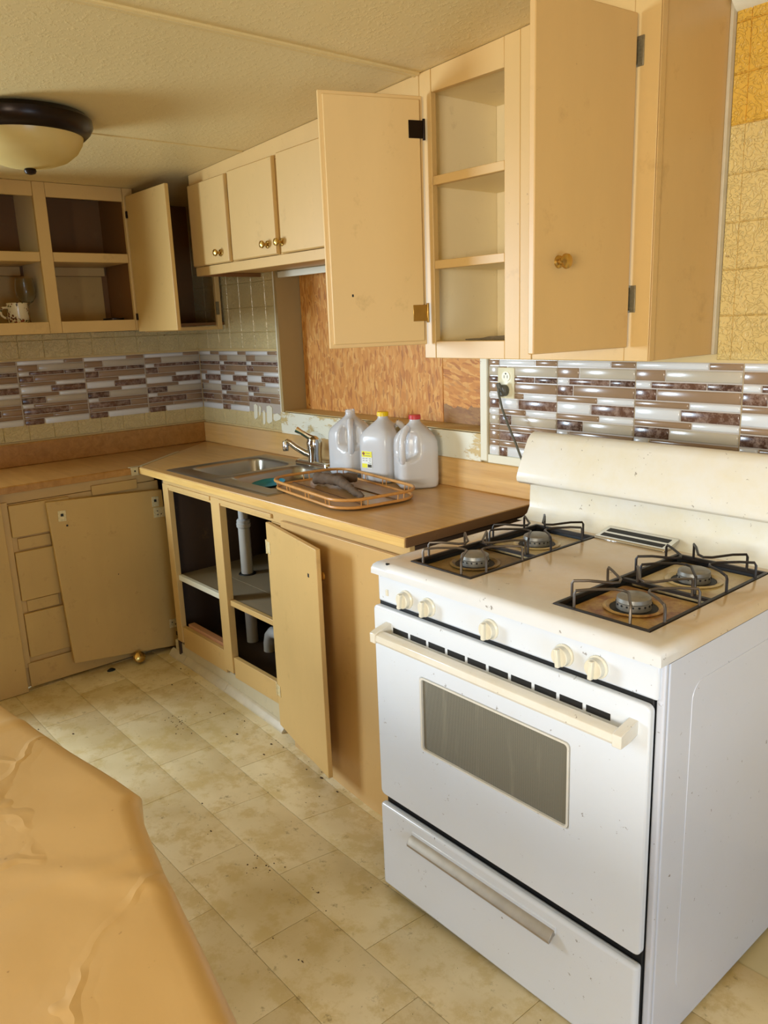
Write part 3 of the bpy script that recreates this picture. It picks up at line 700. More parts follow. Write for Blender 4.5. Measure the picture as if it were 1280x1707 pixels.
def knob_at(Mx, parent, u, v, z, s, mat, r=.015):
    m = MB(Mx @ Matrix.Translation((u, v, z)) @ Matrix.Rotation(math.pi/2 if s < 0 else -math.pi/2, 4, 'X'))
    m.lathe([(r*.85, 0), (r*.8, .003), (r*.42, .006), (r*.40, .012), (r*.8, .016), (r, .021), (r*.92, .026), (r*.5, .029), (r*.1, .030)], (0,0,0), 20)
    return m.build('knob', mat, parent)
od, Mo = swing_door('cabinet_door', SB, 1.487, BY-.004, .405, -.083, .418, .022, .787, .016, M['paint'], side=-1)
for z in (.70, .165): hinge_at(Mo, od, z, M['hinge_paint'], u0=.0, v=.017)
MB(Mo).lathe([(.006,.0165),(.005,.0172)], (.352, 0, .69), 10, '-y').build('screw_hole', M['black'], od) if False else None
m = MB(Mo); m.box(.347,.358,.0158,.0166,.683,.695); m.build('screw_hole', M['black'], od)
knob_at(Mo, od, .370, 0.0, .685, -1, M['brass'], .014)
# moulding along the floor
for x0, x1 in ((.565, .70), (.702, 1.06), (1.062, 1.48)):
    mb = MB(); L = []
    for x in (x0, (x0+x1)/2, x1):
        y0_ = BY+.012; zf = dip(x, y0_-.01)
        L.append([(x, y0_, zf-.004), (x, y0_-.026, zf-.004), (x, y0_-.0255, zf+.006), (x, y0_-.018, zf+.012), (x, y0_-.012, zf+.022), (x, y0_-.005, zf+.028), (x, y0_, zf+.029)])
    mb.loops(L); mb.build('floor_moulding', M['baseboard'], SB)
# drain
DP = thing('drain_pipe', 'white plastic drain pipe with slip nut below the sink', 'pipe', (.878,-.325,.094))
MB().lathe([(.020,.62),(.0205,.70),(.026,.702),(.026,.735)], (.878,-.325,0), 20).build('tailpiece', M['pvc'], DP)
MB().lathe([(.022,.612),(.030,.614),(.031,.630),(.029,.632),(.029,.644),(.024,.650)], (.878,-.325,0), 12).build('slip_nut', M['pvc'], DP)
MB().lathe([(.0255,.094),(.0255,.612)], (.878,-.325,0), 20).build('standpipe', M['pvc'], DP)
MB().lathe([(.026,.4055),(.037,.4055),(.035,.409),(.026,.410)], (.878,-.325,0), 20).build('floor_collar', M['black'], DP)
tag(MB().tube([(1.02,-.33,.094),(1.022,-.33,.13),(1.035,-.33,.165),(1.065,-.335,.19),(1.11,-.34,.198),(1.20,-.345,.198)], [.024,.024,.025,.025,.024,.024], 16).build('drain_elbow', M['pvc'], None, (1.05,-.33,.094)), 'white plastic pipe bend low in the open bay', 'pipe')

# ================================================================== drawer base on the end wall
FX = .46
DB = thing('drawer_base_cabinet', 'tan drawer base along the left wall with three drawer fronts', 'cabinet', (.24, -1.1, 0))
box('end_panel', M['paint_old'], DB, .44, .482, -1.75, -1.166, .002, ZB-.001)
box('face_board', M['paint'], DB, .43, .455, -1.166, -.50, .012, .790)
box('stile', M['paint'], DB, .452, FX+.003, -1.165, -1.138, .10, .80)
for z0, z1, y1 in ((.655,.786,-.90), (.388,.592,-.90), (.142,.332,-.90)):
    d = box('drawer', M['paint_old'], DB, .455, .4735, -1.137, y1, z0, z1, bevel=.003)
for z in (.622, .360): box('drawer_rail', M['paint_old'], DB, .452, .463, -1.118, -.99, z-.024, z+.024)
box('top_rail', M['paint'], DB, .436, .455, -1.165, -.515, .792, ZB-.002)
box('false_front', M['paint_old'], DB, .4555, .466, -.80, -.60, .770, .812)
box('kick_board', M['paint_old'], DB, .4555, .468, -1.15, -.52, .014, .118)
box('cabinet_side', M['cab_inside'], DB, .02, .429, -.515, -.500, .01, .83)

# loose door leaning on it
TLd, TRd, BRd, BLd = Vector((.479,-1.0005,.780)), Vector((.479,-.503,.7525)), Vector((.505,-.4955,.0215)), Vector((.500,-.980,.0815))
nrm = (TRd-BRd).cross(TLd-TRd).normalized(); nrm = nrm if nrm.x > 0 else -nrm
BLd = BLd - nrm*((BLd-BRd).dot(nrm))
LD = thing('cabinet_door', 'loose tan cabinet door leaning crooked against the drawers', 'door', tuple(BRd))
th = .017
mb = MB(); mb.hexa([tuple(BRd), tuple(BRd+nrm*th), tuple(BLd+nrm*th), tuple(BLd)], [tuple(TRd), tuple(TRd+nrm*th), tuple(TLd+nrm*th), tuple(TLd)])
mb.build('door_panel', M['paint_old'], LD, bevel=.003, seg=3)
uu = (TRd-TLd).normalized(); ww = nrm.cross(uu); ww = -ww if ww.z < 0 else ww
def onld(y, z):  # point on the face near world y,z
    d = Vector((.5, y, z)); k = (BRd+nrm*th-d).dot(nrm)/nrm.x; return d + Vector((k, 0, 0))
def facebox(y, z, su, sw, t, mat, name):
    c = onld(y, z); m = MB(); b = [c+uu*a+ww*b_ for a, b_ in ((-su,-sw),(su,-sw),(su,sw),(-su,sw))]
    m.loops([[tuple(p) for p in b], [tuple(p+nrm*t) for p in b]]); return m.build(name, mat, LD, bevel=.0008)
for y, z in ((-.945,.715),(-.540,.705)): facebox(y, z, .016, .022, .0022, M['hinge_paint'], 'mounting_plate'); facebox(y, z+.004, .006, .006, .0027, M['black'], 'screw_hole')
facebox(-.528, .655, .026, .022, .0035, M['hinge_paint'], 'hinge'); facebox(-.521, .135, .022, .020, .0035, M['hinge_paint'], 'hinge')
for y, z in ((-.536,.662),(-.520,.646),(-.536,.646),(-.530,.141),(-.514,.128)): facebox(y, z, .0025, .0025, .0042, M['black'], 'screw')
facebox(-.93,.672,.004,.004,.0006,M['black'],'screw_hole'); facebox(-.745,.42,.002,.002,.0006,M['black'],'screw_hole')
kb = MB(Matrix.Translation((.545,-.713,dip(.545,-.713)+.026)) @ Matrix.Rotation(R45(70),4,'Y')).lathe([(.014,-.022),(.018,-.018),(.010,-.012),(.012,-.004),(.022,.002),(.026,.010),(.024,.018),(.012,.024),(.002,.025)], (0,0,0), 20)
tag(kb.build('door_knob', M['brass'], None, (.545,-.713,dip(.545,-.713))), 'round brass knob on the floor under the leaning door', 'knob')
tag(MB().loops([[(.53+.014*math.cos(a)*k, -.835+.02*math.sin(a)*k, z) for a in [2*math.pi*i/9 for i in range(9)]] for k, z in ((1,.001),(.9,.010),(.4,.016))]).build('dark_scrap', M['black'], None, (.53,-.835,.001)), 'small black scrap on the floor below the drawers', 'scrap')

# ================================================================== upper cabinets
def zc_box(m, x0, x1, y0, y1, z0):   # box whose top follows the ceiling slope
    m.hexa([(x0,y0,z0),(x1,y0,z0),(x1,y1,z0),(x0,y1,z0)], [(x0,y0,ceil_z(x0)-.001),(x1,y0,ceil_z(x1)-.001),(x1,y1,ceil_z(x1)-.001),(x0,y1,ceil_z(x0)-.001)]); return m
def zc(name, mat, par, *a): return zc_box(MB(), *a).build(name, mat, par, bevel=.0015)
UY = -.309
# --- tall pair beside the boarded window
TC = thing('tall_wall_cabinet', 'tall tan wall cabinet with two doors standing open above stove', 'cabinet', (2.38, -.155, 1.331))
zc('stile', P, TC, 2.0085, 2.054, UY, UY+.02, 1.331); zc('stile', P, TC, 2.320, 2.372, UY, UY+.02, 1.331)
zc('stile', P, TC, 2.3735, 2.412, UY-.001, UY+.02, 1.331); zc('stile', P, TC, 2.690, 2.753, UY, UY+.02, 1.331)
zc('top_rail', P, TC, 2.055, 2.319, UY+.001, UY+.02, 2.050); zc('top_rail', P, TC, 2.413, 2.689, UY+.001, UY+.02, 2.050)
box('bottom_rail', P, TC, 2.055, 2.319, UY+.001, UY+.02, 1.331, 1.380); box('bottom_rail', P, TC, 2.413, 2.689, UY+.001, UY+.02, 1.331, 1.385)
for z in (1.822, 1.595):
    for x0, x1 in ((2.055, 2.319), (2.413, 2.689)):
        box('shelf', M['paint_in'], TC, x0-.03, x1+.03 if x1 < 2.5 else 2.736, UY+.021, -.008, z-.009, z+.010); box('shelf_rail', P, TC, x0, x1, UY+.001, UY+.02, z-.012, z+.012)
zc('side_panel', M['paint_in'], TC, 2.0085, 2.026, UY+.021, -.002, 1.338); zc('divider', M['paint_in'], TC, 2.352, 2.372, UY+.021, -.002, 1.338)
zc('side_panel', M['paint_door'], TC, 2.737, 2.753, UY+.0205, -.002, 1.331)
box('bottom_board', M['paint_in'], TC, 2.0265, 2.736, UY+.021, -.002, 1.338, 1.378)
zc('back_panel', M['paint_in'], TC, 2.0265, 2.736, -.0075, -.002, 1.379)
box('top_board', M['paint_in'], TC, 2.0265, 2.736, UY+.021, -.008, 2.058, 2.07)
box('cleat', M['paint_in'], TC, 2.27, 2.351, -.03, -.009, 1.975, 2.057); box('cleat', M['paint_in'], TC, 2.315, 2.351, -.06, -.009, 1.605, 1.812)
zc('scribe_strip', M['baseboard'], TC, 2.753, 2.761, -.020, -.001, 1.331)
box('edge_strip', M['paint_door'], TC, 2.7535, 2.7565, UY+.001, UY+.022, 1.331, 2.12)
dl, Ml = swing_door('cabinet_door', TC, 2.026, UY-.012, -.100, -.278, .300, 1.372, 2.043, .018, M['paint_lit'], lip=True, side=1)
hinge_at(Ml, dl, 1.955, M['bronze'], u0=.0, leaf=.046, v=.0185, h=.055); hinge_at(Ml, dl, 1.462, M['brass'], u0=.0, leaf=.046, v=.0185, h=.055)
m = MB(Ml); m.box(.226,.231,.0178,.0186,1.512,1.519); m.build('screw_hole', M['black'], dl)
dr_, Mr = swing_door('cabinet_door', TC, 2.690, UY-.012, -.030, -.305, .305, 1.363, 2.062, .017, M['paint_door'], side=1)
for z in (1.99, 1.472):
    m = MB(); m.box(2.694, 2.716, UY-.003, UY+.0005, z-.030, z+.030).box(2.690,2.700,UY-.009,UY,z-.020,z+.020); m.tube([(2.694,UY-.012,z-.026),(2.694,UY-.012,z+.026)], .0055, 8); m.build('hinge', M['hinge'], TC, bevel=.001)
knob_at(Mr, dr_, .232, .017, 1.552, 1, M['brass'], .016)
mb = MB(); pts = []
for i in range(12):
    f = i/11; pts.append((2.07+.26*f, 1.378+.004+.016*max(0, math.sin(f*2.6-.4))*(.6+.5*noise.noise(Vector((f*9,0,0))))))
mb.prism([(2.07,1.3785)] + pts + [(2.33,1.3785)], -.20, -.07, 'y'); mb.build('dust_heap', M['dirt'], TC, kind='stuff')

# --- short cabinet over the window
SH = thing('short_wall_cabinet', 'short tan wall cabinet with brass knobs over boarded window', 'cabinet', (1.3, -.155, 1.652))
SX0, SX1, SZ0 = .6255, 2.007, 1.652
zc('top_rail', P, SH, SX0, SX1, UY, UY+.02, 2.008); box('bottom_rail', P, SH, SX0, SX1, UY, UY+.02, SZ0, 1.688)
for x0, x1 in ((SX0,.66),(.925,.97),(1.25,1.31),(1.56,1.62),(1.95,SX1)): box('stile', P, SH, x0, x1, UY+.0005, UY+.02, 1.6885, 2.0075)
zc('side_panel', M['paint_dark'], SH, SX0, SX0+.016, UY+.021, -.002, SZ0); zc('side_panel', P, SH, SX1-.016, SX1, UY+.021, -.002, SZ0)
box('bottom_board', M['paint'], SH, SX0+.017, SX1-.017, UY+.021, -.008, 1.668, 1.682)
for x0, x1, ks in ((.634,.932,.868), (.955,1.266,1.2088), (1.292,1.605,1.302), (1.63,1.97,1.92)):
    z0, z1 = 1.689, 2.0065 + (x0+x1-1.56)*.012
    d = MB().loops([[(x0,UY-.001,z0),(x1,UY-.001,z0),(x1,UY-.001,z1+.004),(x0,UY-.001,z1)], [(x0,UY-.010,z0),(x1,UY-.010,z0),(x1,UY-.010,z1+.004),(x0,UY-.010,z1)], [(x0+.004,UY-.016,z0+.004),(x1-.004,UY-.016,z0+.004),(x1-.004,UY-.016,z1),(x0+.004,UY-.016,z1-.004)]]).build('cabinet_door', M['paint'], SH, bevel=.001)
    knob_at(Matrix.Identity(4), d, ks, UY-.016, 1.726, 1 if False else 1, M['brass'], .0135) if False else None
    m = MB(); rr_ = .0135; m.lathe([(rr_*1.05,0),(rr_*.95,.003),(rr_*.4,.006),(rr_*.36,.014),(rr_*.75,.018),(rr_,.023),(rr_*.9,.029),(rr_*.4,.032),(rr_*.05,.033)], (ks,UY-.016,1.727), 20, '-y'); m.build('knob', M['brass'], d)
    hx = x0-.006 if ks > (x0+x1)/2 else x1+.006
    for z in (1.755, 1.945):
        m = MB(); m.box(hx-.007, hx+.007, UY-.003, UY-.0005, z-.022, z+.022); m.tube([(hx,UY-.006,z-.024),(hx,UY-.006,z+.024)], .004, 8); m.build('hinge', M['hinge'], d)

# --- open shelves on the left wall
LX = .31; LC = thing('open_wall_cabinet', 'tan doorless wall cabinet with shelves on the left wall', 'cabinet', (.15, -.8, 1.442))
zc('stile', P, LC, LX-.02, LX, -.832, -.783, 1.442); zc('stile', P, LC, LX-.02, LX, -.459, -.415, 1.442); box('stile', P, LC, LX-.02, LX, -.052, -.028, 1.432, 1.99)
zc('stile', P, LC, LX-.02, LX, -1.42, -1.37, 1.442)
for y0, y1 in ((-1.369,-.833),(-.782,-.460)):
    zc('top_rail', P, LC, LX-.018, LX-.002, y0, y1, 1.979); box('bottom_rail', P, LC, LX-.018, LX-.001, y0, y1, 1.442, 1.489)
    box('shelf', P, LC, .02, LX-.004, y0, y1, 1.728, 1.766, bevel=.003); box('shelf_cleat', P, LC, .008, .026, y0, y1, 1.690, 1.7275)
    box('floor_board', P, LC, .006, LX-.019, y0, y1, 1.462, 1.487)
box('bottom_rail', P, LC, LX-.018, LX-.001, -.414, -.053, 1.432, 1.448)
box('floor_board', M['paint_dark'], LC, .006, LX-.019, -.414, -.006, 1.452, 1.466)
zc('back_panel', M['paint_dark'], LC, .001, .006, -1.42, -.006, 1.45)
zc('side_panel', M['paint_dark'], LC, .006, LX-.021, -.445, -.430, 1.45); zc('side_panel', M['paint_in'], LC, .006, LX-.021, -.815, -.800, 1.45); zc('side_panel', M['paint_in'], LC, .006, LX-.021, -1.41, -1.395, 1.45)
box('lower_back', M['paint_old'], LC, .0065, .009, -1.38, -.47, 1.49, 1.689)
dc, Mc = swing_door('cabinet_door', LC, LX+.006, -.452, 1, -.004, .380, 1.436, 2.000, .017, M['paint_old'], side=1)
for z in (1.925, 1.50): m = MB(Mc); m.box(-.004,.012,-.004,0,z-.014,z+.014); m.build('hinge', M['bronze'], dc)
m = MB(); m.box(LX-.001, LX+.003, -.056, -.040, 1.50, 1.56); m.build('hinge', M['hinge'], LC)
# things on the shelf
MG = thing('mug', 'cream mug with dark floral print on the open shelf', 'mug', (.20,-.918,1.4875))
MB().lathe([(.030,.0),(.038,.001),(.041,.008),(.041,.082),(.039,.083),(.0375,.078),(.0375,.010),(.01,.007)], (.20,-.918,1.4875), 28).build('body', M['mug'], MG)
MB().tube([(.20,-.958,1.552),(.20,-.975,1.552),(.20,-.985,1.54),(.20,-.984,1.522),(.20,-.972,1.511),(.20,-.958,1.511)], .0048, 8).build('handle', M['mug'], MG)
tag(MB().lathe([(.034,.0),(.033,.003),(.008,.006),(.0045,.012),(.0042,.065),(.008,.075),(.026,.088),(.038,.108),(.041,.135),(.038,.165),(.034,.185),(.0325,.185),(.0365,.165),(.0395,.135),(.036,.110),(.024,.091),(.003,.082)], (.155,-.862,1.4875), 32).build('wine_glass', M['glass'], None, (.155,-.862,1.4875)), 'clear stemmed wine glass beside the mug on the shelf', 'glass')
tag(MB().loops([[(.22+k*.05*math.cos(a), -.52+k*.045*math.sin(a), z) for a in [2*math.pi*i/16 for i in range(16)]] for k, z in ((.9,1.4875),(1,1.490),(1,1.497),(.85,1.4985))]).build('jar_lid', M['bronze'], None, (.22,-.52,1.4875)), 'flat dark lid on the bottom shelf of open cabinet', 'lid')

# ================================================================== ceiling lamp
lx, ly = 1.153, -1.11; lz = ceil_z(lx)
CL = thing('ceiling_lamp', 'flush ceiling lamp with dark bronze ring and amber bowl', 'lamp', (lx, ly, lz-.12))
MB().lathe([(.150,lz+.004),(.178,lz+.002),(.192,lz-.012),(.193,lz-.030),(.184,lz-.045),(.170,lz-.058),(.163,lz-.060),(.158,lz-.050)], (lx,ly,0), 48, cap0=False, cap1=False).build('ring', M['bronze'], CL)
MB().lathe([(.163,lz-.056),(.158,lz-.075),(.142,lz-.100),(.112,lz-.123),(.070,lz-.138),(.030,lz-.145),(.004,lz-.147)], (lx,ly,0), 48, cap0=False).build('bowl', M['lamp_bowl'], CL)
MB().lathe([(.008,lz-.144),(.016,lz-.147),(.018,lz-.153),(.014,lz-.160),(.004,lz-.163)], (lx,ly,0), 20).build('finial', M['bronze'], CL)

# ================================================================== outlet and cord
OU = thing('wall_outlet', 'ivory double wall outlet among the mosaic tiles', 'outlet', (2.0635, -.006, 1.186))
MB().loops([[(x,y,z) for x,z in rr(2.0635,1.235,.034,.049,.004,3)] for y in (-.002,)] + [[(x,-.0085,z) for x,z in rr(2.0635,1.235,.034,.049,.004,3)], [(x,-.0105,z) for x,z in rr(2.0635,1.235,.0315,.0465,.004,3)]]).build('cover_plate', M['ivory'], OU)
for z in (1.256, 1.214):
    s = MB().loops([[(x,y,zz) for x,zz in rr(2.066,z,.0165,.0155,.0145,6)] for y in (-.0104,-.0125)]).build('socket', M['ivory'], OU)
    m = MB(); m.box(2.0585,2.0605,-.0129,-.0124,z-.005,z+.004).box(2.0715,2.0735,-.0129,-.0124,z-.005,z+.004); m.lathe([(.0028,.0124),(.0028,.0129)], (2.066,0,z+.009), 10, '-y'); m.build('slots', M['black'], s)
PC = thing('power_cord', 'grey stove power cord plugged into the wall outlet', 'cord', (2.063, -.014, 1.2))
MB().lathe([(.017,.0128),(.019,.016),(.019,.030),(.014,.036),(.003,.037)], (2.064,0,1.212), 20, '-y').build('plug', M['cord'], PC)
MB().tube([(2.064,-.030,1.213),(2.060,-.036,1.225),(2.058,-.040,1.236)], [.009,.009,.007], 10).build('strain_relief', M['cord'], PC)
MB().tube([(2.060,-.036,1.232),(2.066,-.046,1.205),(2.085,-.052,1.16),(2.115,-.058,1.11),(2.15,-.065,1.06),(2.19,-.075,1.0),(2.24,-.09,.93),(2.29,-.11,.84),(2.33,-.12,.70)], .0038, 8).build('cable', M['cord'], PC)

# ================================================================== stove
S0, S1 = 2.357, 3.119
SV = thing('gas_stove', 'white freestanding four burner gas stove with grimy cooktop', 'stove', (2.738, -.5, 0))
E = M['enamel']
box('body', M['enamel_side'], SV, S0, S1, -.795, -.20, .012, .854, bevel=.005, seg=3)
MB().loops([[(S1-.001,y,z) for y,z in rr(-.47,.448,.243,.338,.035,5)], [(S1+.0010,y,z) for y,z in rr(-.47,.448,.242,.337,.034,5)]]).build('side_emboss', M['enamel_side'], SV)
box('front_flange', M['enamel_side'], SV, S1-.016, S1, -.808, -.7955, .012, .854, bevel=.004, seg=3)
box('front_gap', M['black'], SV, S0+.004, S1-.017, -.8135, -.7945, .015, .79)
box('top_seam', M['black'], SV, S1-.012, S1+.0012, -.80, -.21, .8515, .8555, bevel=.0004)
box('control_panel', E, SV, S0+.002, S1-.008, -.8165, -.7995, .783, .853, bevel=.006, seg=3)
# cooktop with two sunk wells
xs = [S0+.02, 2.430, 2.628, 2.848, 3.066, S1-.014]; ys = [-.815, -.775, -.305, -.20]; zt_, zw = .887, .868
mb = MB(); idx = {}
for i, x in enumerate(xs):
    for j, y in enumerate(ys): idx[i, j] = len(mb.v); mb.v.append((x, y, zt_))
for i in range(5):
    for j in range(3):
        if j == 1 and i in (1, 3): continue
        mb.f.append([idx[i,j], idx[i+1,j], idx[i+1,j+1], idx[i,j+1]])
for i in (1, 3):
    x0, x1, y0, y1 = xs[i], xs[i+1], ys[1], ys[2]
    q = [idx[i,1], idx[i+1,1], idx[i+1,2], idx[i,2]]; b = len(mb.v); mb.v += [(x0+.001,y0+.001,zt_-.004),(x1-.001,y0+.001,zt_-.004),(x1-.001,y1-.001,zt_-.004),(x0+.001,y1-.001,zt_-.004)]
    for k in range(4): mb.f.append([q[k], q[(k+1)%4], b+(k+1)%4, b+k])
    wl = MB(); wl.loops([[(x0+.0005,y0+.0005,zt_-.003),(x1-.0005,y0+.0005,zt_-.003),(x1-.0005,y1-.0005,zt_-.003),(x0+.0005,y1-.0005,zt_-.003)], [(x0+.004,y0+.004,zw),(x1-.004,y0+.004,zw),(x1-.004,y1-.004,zw),(x0+.004,y1-.004,zw)]], False, True)
    wl.build('burner_recess', M['black'], SV)
perim = [(i, 0) for i in range(6)] + [(5, 1), (5, 2), (5, 3)] + [(i, 3) for i in (4,3,2,1,0)] + [(0, 2), (0, 1)]
prev = [idx[k] for k in perim]
for off, z in ((.009,.885),(.016,.879),(.0195,.870),(.020,.857),(.012,.8545)):
    cur = []
    for (i, j), _ in zip(perim, prev):
        x, y = xs[i], ys[j]; x += off if i == 5 else (-off if i == 0 else 0); y += -off if j == 0 else 0
        cur.append(len(mb.v)); mb.v.append((x, y, z))
    n = len(cur)
    for k in range(n): mb.f.append([prev[k], prev[(k+1)%n], cur[(k+1)%n], cur[k]])
    prev = cur
mb.build('cooktop', M['enamel_top'], SV, ang=60)
pans = {(0,0): 'pan_burnt', (0,1): 'pan', (1,0): 'pan_rust', (1,1): 'pan'}
for si, (gx0, gx1) in enumerate(((2.430, 2.628), (2.848, 3.066))):
    cx = (gx0+gx1)/2
    gr = MB().ring(rect4(gx0+.002, gx1-.002, -.773, -.307), rect4(gx0+.010, gx1-.010, -.765, -.315), .8795, .8890, 'z').build('burner_grate', M['grate'], SV, bevel=.001)
    MB().box(gx0+.01, gx1-.01, -.5445, -.5355, .880, .887).build('grate_bar', M['grate'], gr)
    for bi, cy in enumerate((-.655, -.425)):
        hx, hy = (gx1-gx0)/2-.020, .104
        MB().loops([[(x,y,z) for x,y in rr(cx,cy,hx,hy,.01,3)] for z in (.8690,.8745)]).build('drip_pan', M[pans[si,bi]], SV)
        MB().lathe([(.056,.8740),(.060,.8775),(.054,.8795),(.047,.8755)], (cx,cy,0), 28, cap0=False, cap1=False).build('pan_ring', M[pans[si,bi]], SV)
        MB().lathe([(.047,.8746),(.046,.8754)], (cx,cy,0), 24).build('burner_well', M['black'], SV)
        bu = MB().lathe([(.034,.874),(.034,.888),(.031,.890),(.034,.8905),(.033,.898),(.028,.901),(.006,.902)], (cx,cy,0), 28).build('burner', M['burner'], SV)
        ports = MB()
        for k in range(18):
            a = 2*math.pi*k/18; ports.box(cx+.0338*math.cos(a)-.0016, cx+.0338*math.cos(a)+.0016, cy+.0338*math.sin(a)-.0016, cy+.0338*math.sin(a)+.0016, .8835, .887)
        ports.build('flame_ports', M['black'], bu, kind='stuff')
        zt2, zb2 = .922, .886; ex, ey = (gx1-gx0)/2-.006, .110
        for dx, dy in ((-1,0),(1,0),(0,-1),(0,1)):
            wv = .062
            def q(al, sd, z): # al = 1 at rim, 0 centre
                return (cx+dx*ex*al + (0 if dx else sd), cy+dy*ey*al + (0 if dy else sd), z)
            pts = [q(1,-wv,zb2), q(1,-wv,zt2-.006), q(.97,-wv*.98,zt2), q(.75,-wv*.68,zt2+.001), q(.40,-.016,zt2-.002), q(.33,0,zt2-.003), q(.40,.016,zt2-.002), q(.75,wv*.68,zt2+.001), q(.97,wv*.98,zt2), q(1,wv,zt2-.006), q(1,wv,zb2)]
            MB().tube(pts, .0029, 7).build('grate_wire', M['grate_bar'] if (bi == 0) else M['grate'], gr)
# backguard
prof = [(-.295,.886),(-.270,.888),(-.250,.897),(-.240,.915),(-.2365,.975),(-.243,.984),(-.285,.990),(-.296,.997),(-.298,1.008),(-.290,1.03),(-.250,1.108),(-.236,1.122),(-.220,1.127),(-.20,1.124),(-.192,1.11),(-.19,.86)]
MB().prism(prof, S0-.005, S1+.005, 'x').build('backguard', M['enamel_back'], SV, ang=55, bevel=.0015)
VG = MB().prism([(-.318,.887),(-.314,.893),(-.250,.906),(-.244,.901),(-.244,.887)], 2.625, 2.822, 'x').build('oven_vent', M['chrome'], SV, bevel=.002)
for y0, y1 in ((-.306,-.290),(-.280,-.262)):
    za = lambda y: .893 + (y+.314)*(.013/.064) + .0006
    MB().hexa([(2.637,y0,za(y0)-.002),(2.810,y0,za(y0)-.002),(2.810,y1,za(y1)-.002),(2.637,y1,za(y1)-.002)], [(2.637,y0,za(y0)),(2.810,y0,za(y0)),(2.810,y1,za(y1)),(2.637,y1,za(y1))]).build('vent_slot', M['black'], VG)
MB().loops([[(2.405+k*.006*math.cos(a), -.822+k*.004*math.sin(a), z) for a in [2*math.pi*i/12 for i in range(12)]] for k, z in ((1,.8835),(1,.8868),(.6,.8872))]).build('enamel_chip', M['black'], SV)
# knobs
for kx, ang in ((2.4626,8),(2.5375,4),(2.7242,0),(2.9127,-6),(2.9885,3)):
    k = MB().lathe([(.0225,.8120),(.0225,.820),(.0195,.8225),(.0190,.8335),(.0175,.8350),(.003,.8350)], (kx,0,.8105), 28, '-y').build('burner_knob', M['knob_cream'], SV)
    MB(Matrix.Translation((kx,-.835,.8105)) @ Matrix.Rotation(R45(ang),4,'Y')).box(-.0045,.0045,-.009,.001,-.0185,.0185).build('grip', M['knob_cream'], k, bevel=.002)
    MB().lathe([(.0262,.8120),(.0255,.8142),(.0226,.8146)], (kx,0,.8105), 28, '-y', cap0=False, cap1=False).build('bezel', M['knob_cream'], k)
sw = box('light_switch', M['knob_cream'], SV, 2.384, 2.401, -.8150, -.8120, .797, .823); box('rocker', M['knob_cream'], sw, 2.388, 2.397, -.8185, -.8149, .802, .818)
# oven door
ox0, ox1, oz0, oz1 = S0+.001, S1-.012, .262, .777
OD = MB().ring(rr((ox0+ox1)/2,(oz0+oz1)/2,(ox1-ox0)/2,(oz1-oz0)/2,.012,4), rr(2.7286,.545,.211,.094,.010,4), -.832, -.8145, 'y').build('oven_door', E, SV, bevel=.004, seg=3)
MB().ring(rr(2.7286,.545,.2108,.0938,.0098,4), rr(2.7286,.545,.2065,.0895,.008,4), -.8335, -.825, 'y').build('window_frame', M['handle'], OD)
MB().prism(rr(2.7286,.545,.2075,.0905,.009,4), -.828, -.822, 'y').build('window_glass', M['oven_glass'], OD)
for i in range(10):
    x0 = 2.428+i*.0608; box('vent_slot', M['black'], OD, x0, x0+.053, -.8326, -.831, .7215, .7355, bevel=.0006)
OH = MB().prism([(-.880,.709),(-.883,.715),(-.881,.728),(-.872,.7325),(-.858,.7325),(-.856,.727),(-.858,.7125),(-.864,.709)], 2.412, 3.078, 'x').build('door_handle', M['handle'], OD, bevel=.001)
for x in (2.403, 3.066): MB().prism([(-.884,.707),(-.884,.731),(-.872,.7355),(-.831,.744),(-.831,.717),(-.858,.709)], x, x+.019, 'x').build('handle_bracket', M['handle'], OH, bevel=.0015)
DR = box('broiler_drawer', E, SV, S0+.001, S1-.014, -.836, -.8145, -.002, .238, bevel=.008, seg=4)
MB().prism([(-.833,.205),(-.846,.200),(-.856,.186),(-.856,.180),(-.850,.180),(-.842,.188),(-.833,.190)], 2.478, 2.915, 'x').build('drawer_handle', M['alu'], DR, bevel=.001)
box('handle_lip', M['enamel'], DR, 2.478, 2.918, -.838, -.834, .196, .212)
for x in (S0+.05, S1-.05):
    for y in (-.74, -.26):
        zf = dip(x, y); MB().lathe([(.018, zf), (.018, zf+.006), (.008, zf+.008), (.008, .014)], (x, y, 0), 12).build('foot', M['black'], SV)

# ================================================================== table under tan sheet
TB = thing('long_table', 'long table under the tan paper sheet in the foreground', 'table', (2.4, -2.05, 0))
box('table_top', M['raw_wood'], TB, .9, 3.80, -2.80, -1.72, .715, .738)  # unseen extra depth and length added to shade the lower stove front
for x in (1.0, 3.72):
    for y in (-2.72, -1.80): box('leg', M['raw_wood'], TB, x-.025, x+.025, y-.025, y+.025, .002, .715)
EDGE = [(.6,-1.64),(1.6,-1.66),(2.17,-1.641),(2.45,-1.602),(2.60,-1.578),(2.668,-1.570),(2.69,-1.583),(2.74,-1.597),(2.857,-1.622),(3.02,-1.650),(3.16,-1.676),(3.9,-1.70)]
def edge(x):
    for (x0,y0),(x1,y1) in zip(EDGE, EDGE[1:]):
        if x <= x1: return y0+(y1-y0)*(x-x0)/(x1-x0)
    return EDGE[-1][1]
mb = MB(); nx = 260; prof_n = 90; x_a, x_b = .82, 3.86; rows = []
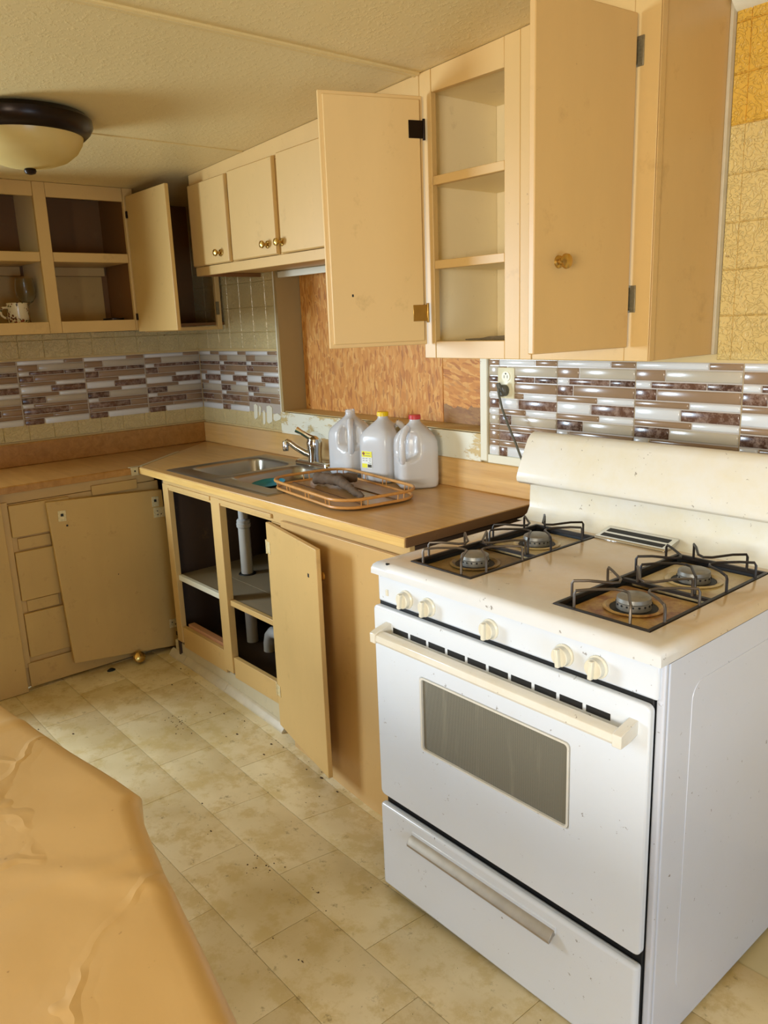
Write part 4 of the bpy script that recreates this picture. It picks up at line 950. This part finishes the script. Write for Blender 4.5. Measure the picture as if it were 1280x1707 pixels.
for i in range(nx+1):
    x = x_a + (x_b-x_a)*i/nx; e = edge(x); row = []
    fold = .012*noise.noise(Vector((x*7, 3.1, 0))) + .006*noise.noise(Vector((x*19, 1.1, 0)))
    for j in range(prof_n+1):
        f = j/prof_n
        if f < .62: y = -2.815 + (e-.035+2.815)*(f/.62); z = .7415; d = 1
        else:
            g_ = (f-.62)/.38
            if g_ < .45: a = g_/.45*math.pi/2; y = e-.035+.035*math.sin(a); z = .7415-.022*(1-math.cos(a)); d = 1-g_
            else: h = (g_-.45)/.55; y = e + fold*h*1.6 - .006*h; z = .7195-.115*h; d = 0
        p = Vector((x, y, 0))
        wob = .05*noise.noise(p*3) + .02*noise.noise(p*9)
        wv = .0020*noise.noise(p*4) + .0016*noise.noise(p*10)
        for (ax, ay, ac, wd, am, x0, x1) in ((.95,.30,2.235-.55,55,.0045,1.9,2.42),(.80,-.60,2.62+.90,60,.004,2.45,2.75),(.25,.97,-1.14,45,.0030,2.0,2.6),(.55,-.83,2.95,50,.0035,2.7,3.1),(.9,.43,1.93,60,.003,2.4,2.85),(.97,-.2,3.05,50,.003,2.75,3.0)):
            if x0 < x < x1: wv += am*max(0, 1-abs(ax*x + ay*y - ac + wob)*wd)*min(1, (x-x0)*9, (x1-x)*9)
        row.append((x, y, z + max(0, wv+.0025)*(.4+.6*d)))
    rows.append(row)
m_ = prof_n+1
mb.add([p for r_ in rows for p in r_], [(i*m_+j, (i+1)*m_+j, (i+1)*m_+j+1, i*m_+j+1) for i in range(nx) for j in range(prof_n)])
me = mb.mesh('tan_sheet', True, 60)
sh = obj('tan_sheet', me, M['sheet'], None, (2.4,-2.05,.74)); sm = sh.modifiers.new('thick', 'SOLIDIFY'); sm.thickness = .0015; sm.offset = 1
tag(sh, 'wrinkled tan paper sheet draped over the long table in the foreground', 'sheet')

# ================================================================== crumbs on the floor
mb = MB(); rnd = random.Random(11)
for _ in range(150):
    if rnd.random() < .4: x, y = rnd.uniform(.7, 2.2), -.60 - abs(rnd.gauss(0, .04))
    else: x, y = rnd.uniform(.6, 3.5), rnd.uniform(-1.5, -.65)
    if S0-.02 < x < S1+.02 and y > -.85: continue
    if y > BY-.035 and x < 1.5: continue
    r_ = rnd.choice((.0015,.002,.002,.003,.004,.007))*rnd.uniform(.6,1.2); k = rnd.randint(5, 7); a0 = rnd.random()*6; st = rnd.uniform(.25, .8); zf = dip(x, y)
    b0 = [(x+r_*math.cos(a0+2*math.pi*i/k), y+r_*st*math.sin(a0+2*math.pi*i/k), zf-.0005) for i in range(k)]
    mb.loops([b0, [(x+(px-x)*.6, y+(py-y)*.6, zf+min(r_*.25,.001)+.0005) for px, py, _z in b0]])
for cx_, cy_, n_ in ((1.18,-.83,26),(2.06,-1.03,14),(2.24,-.99,8)):
    for _ in range(n_):
        x, y = rnd.gauss(cx_, .045), rnd.gauss(cy_, .03); r_ = rnd.uniform(.001,.0035); zf = dip(x, y)
        b0 = [(x+r_*math.cos(2*math.pi*i/5), y+r_*math.sin(2*math.pi*i/5), zf-.0005) for i in range(5)]
        mb.loops([b0, [(x+(px-x)*.6, y+(py-y)*.6, zf+.0014) for px, py, _z in b0]])
db = mb.build('floor_debris', M['debris'], None, (1.5,-1,0), kind='stuff'); db['label'] = 'scattered dark crumbs and dirt over the vinyl floor'; db['category'] = 'debris'
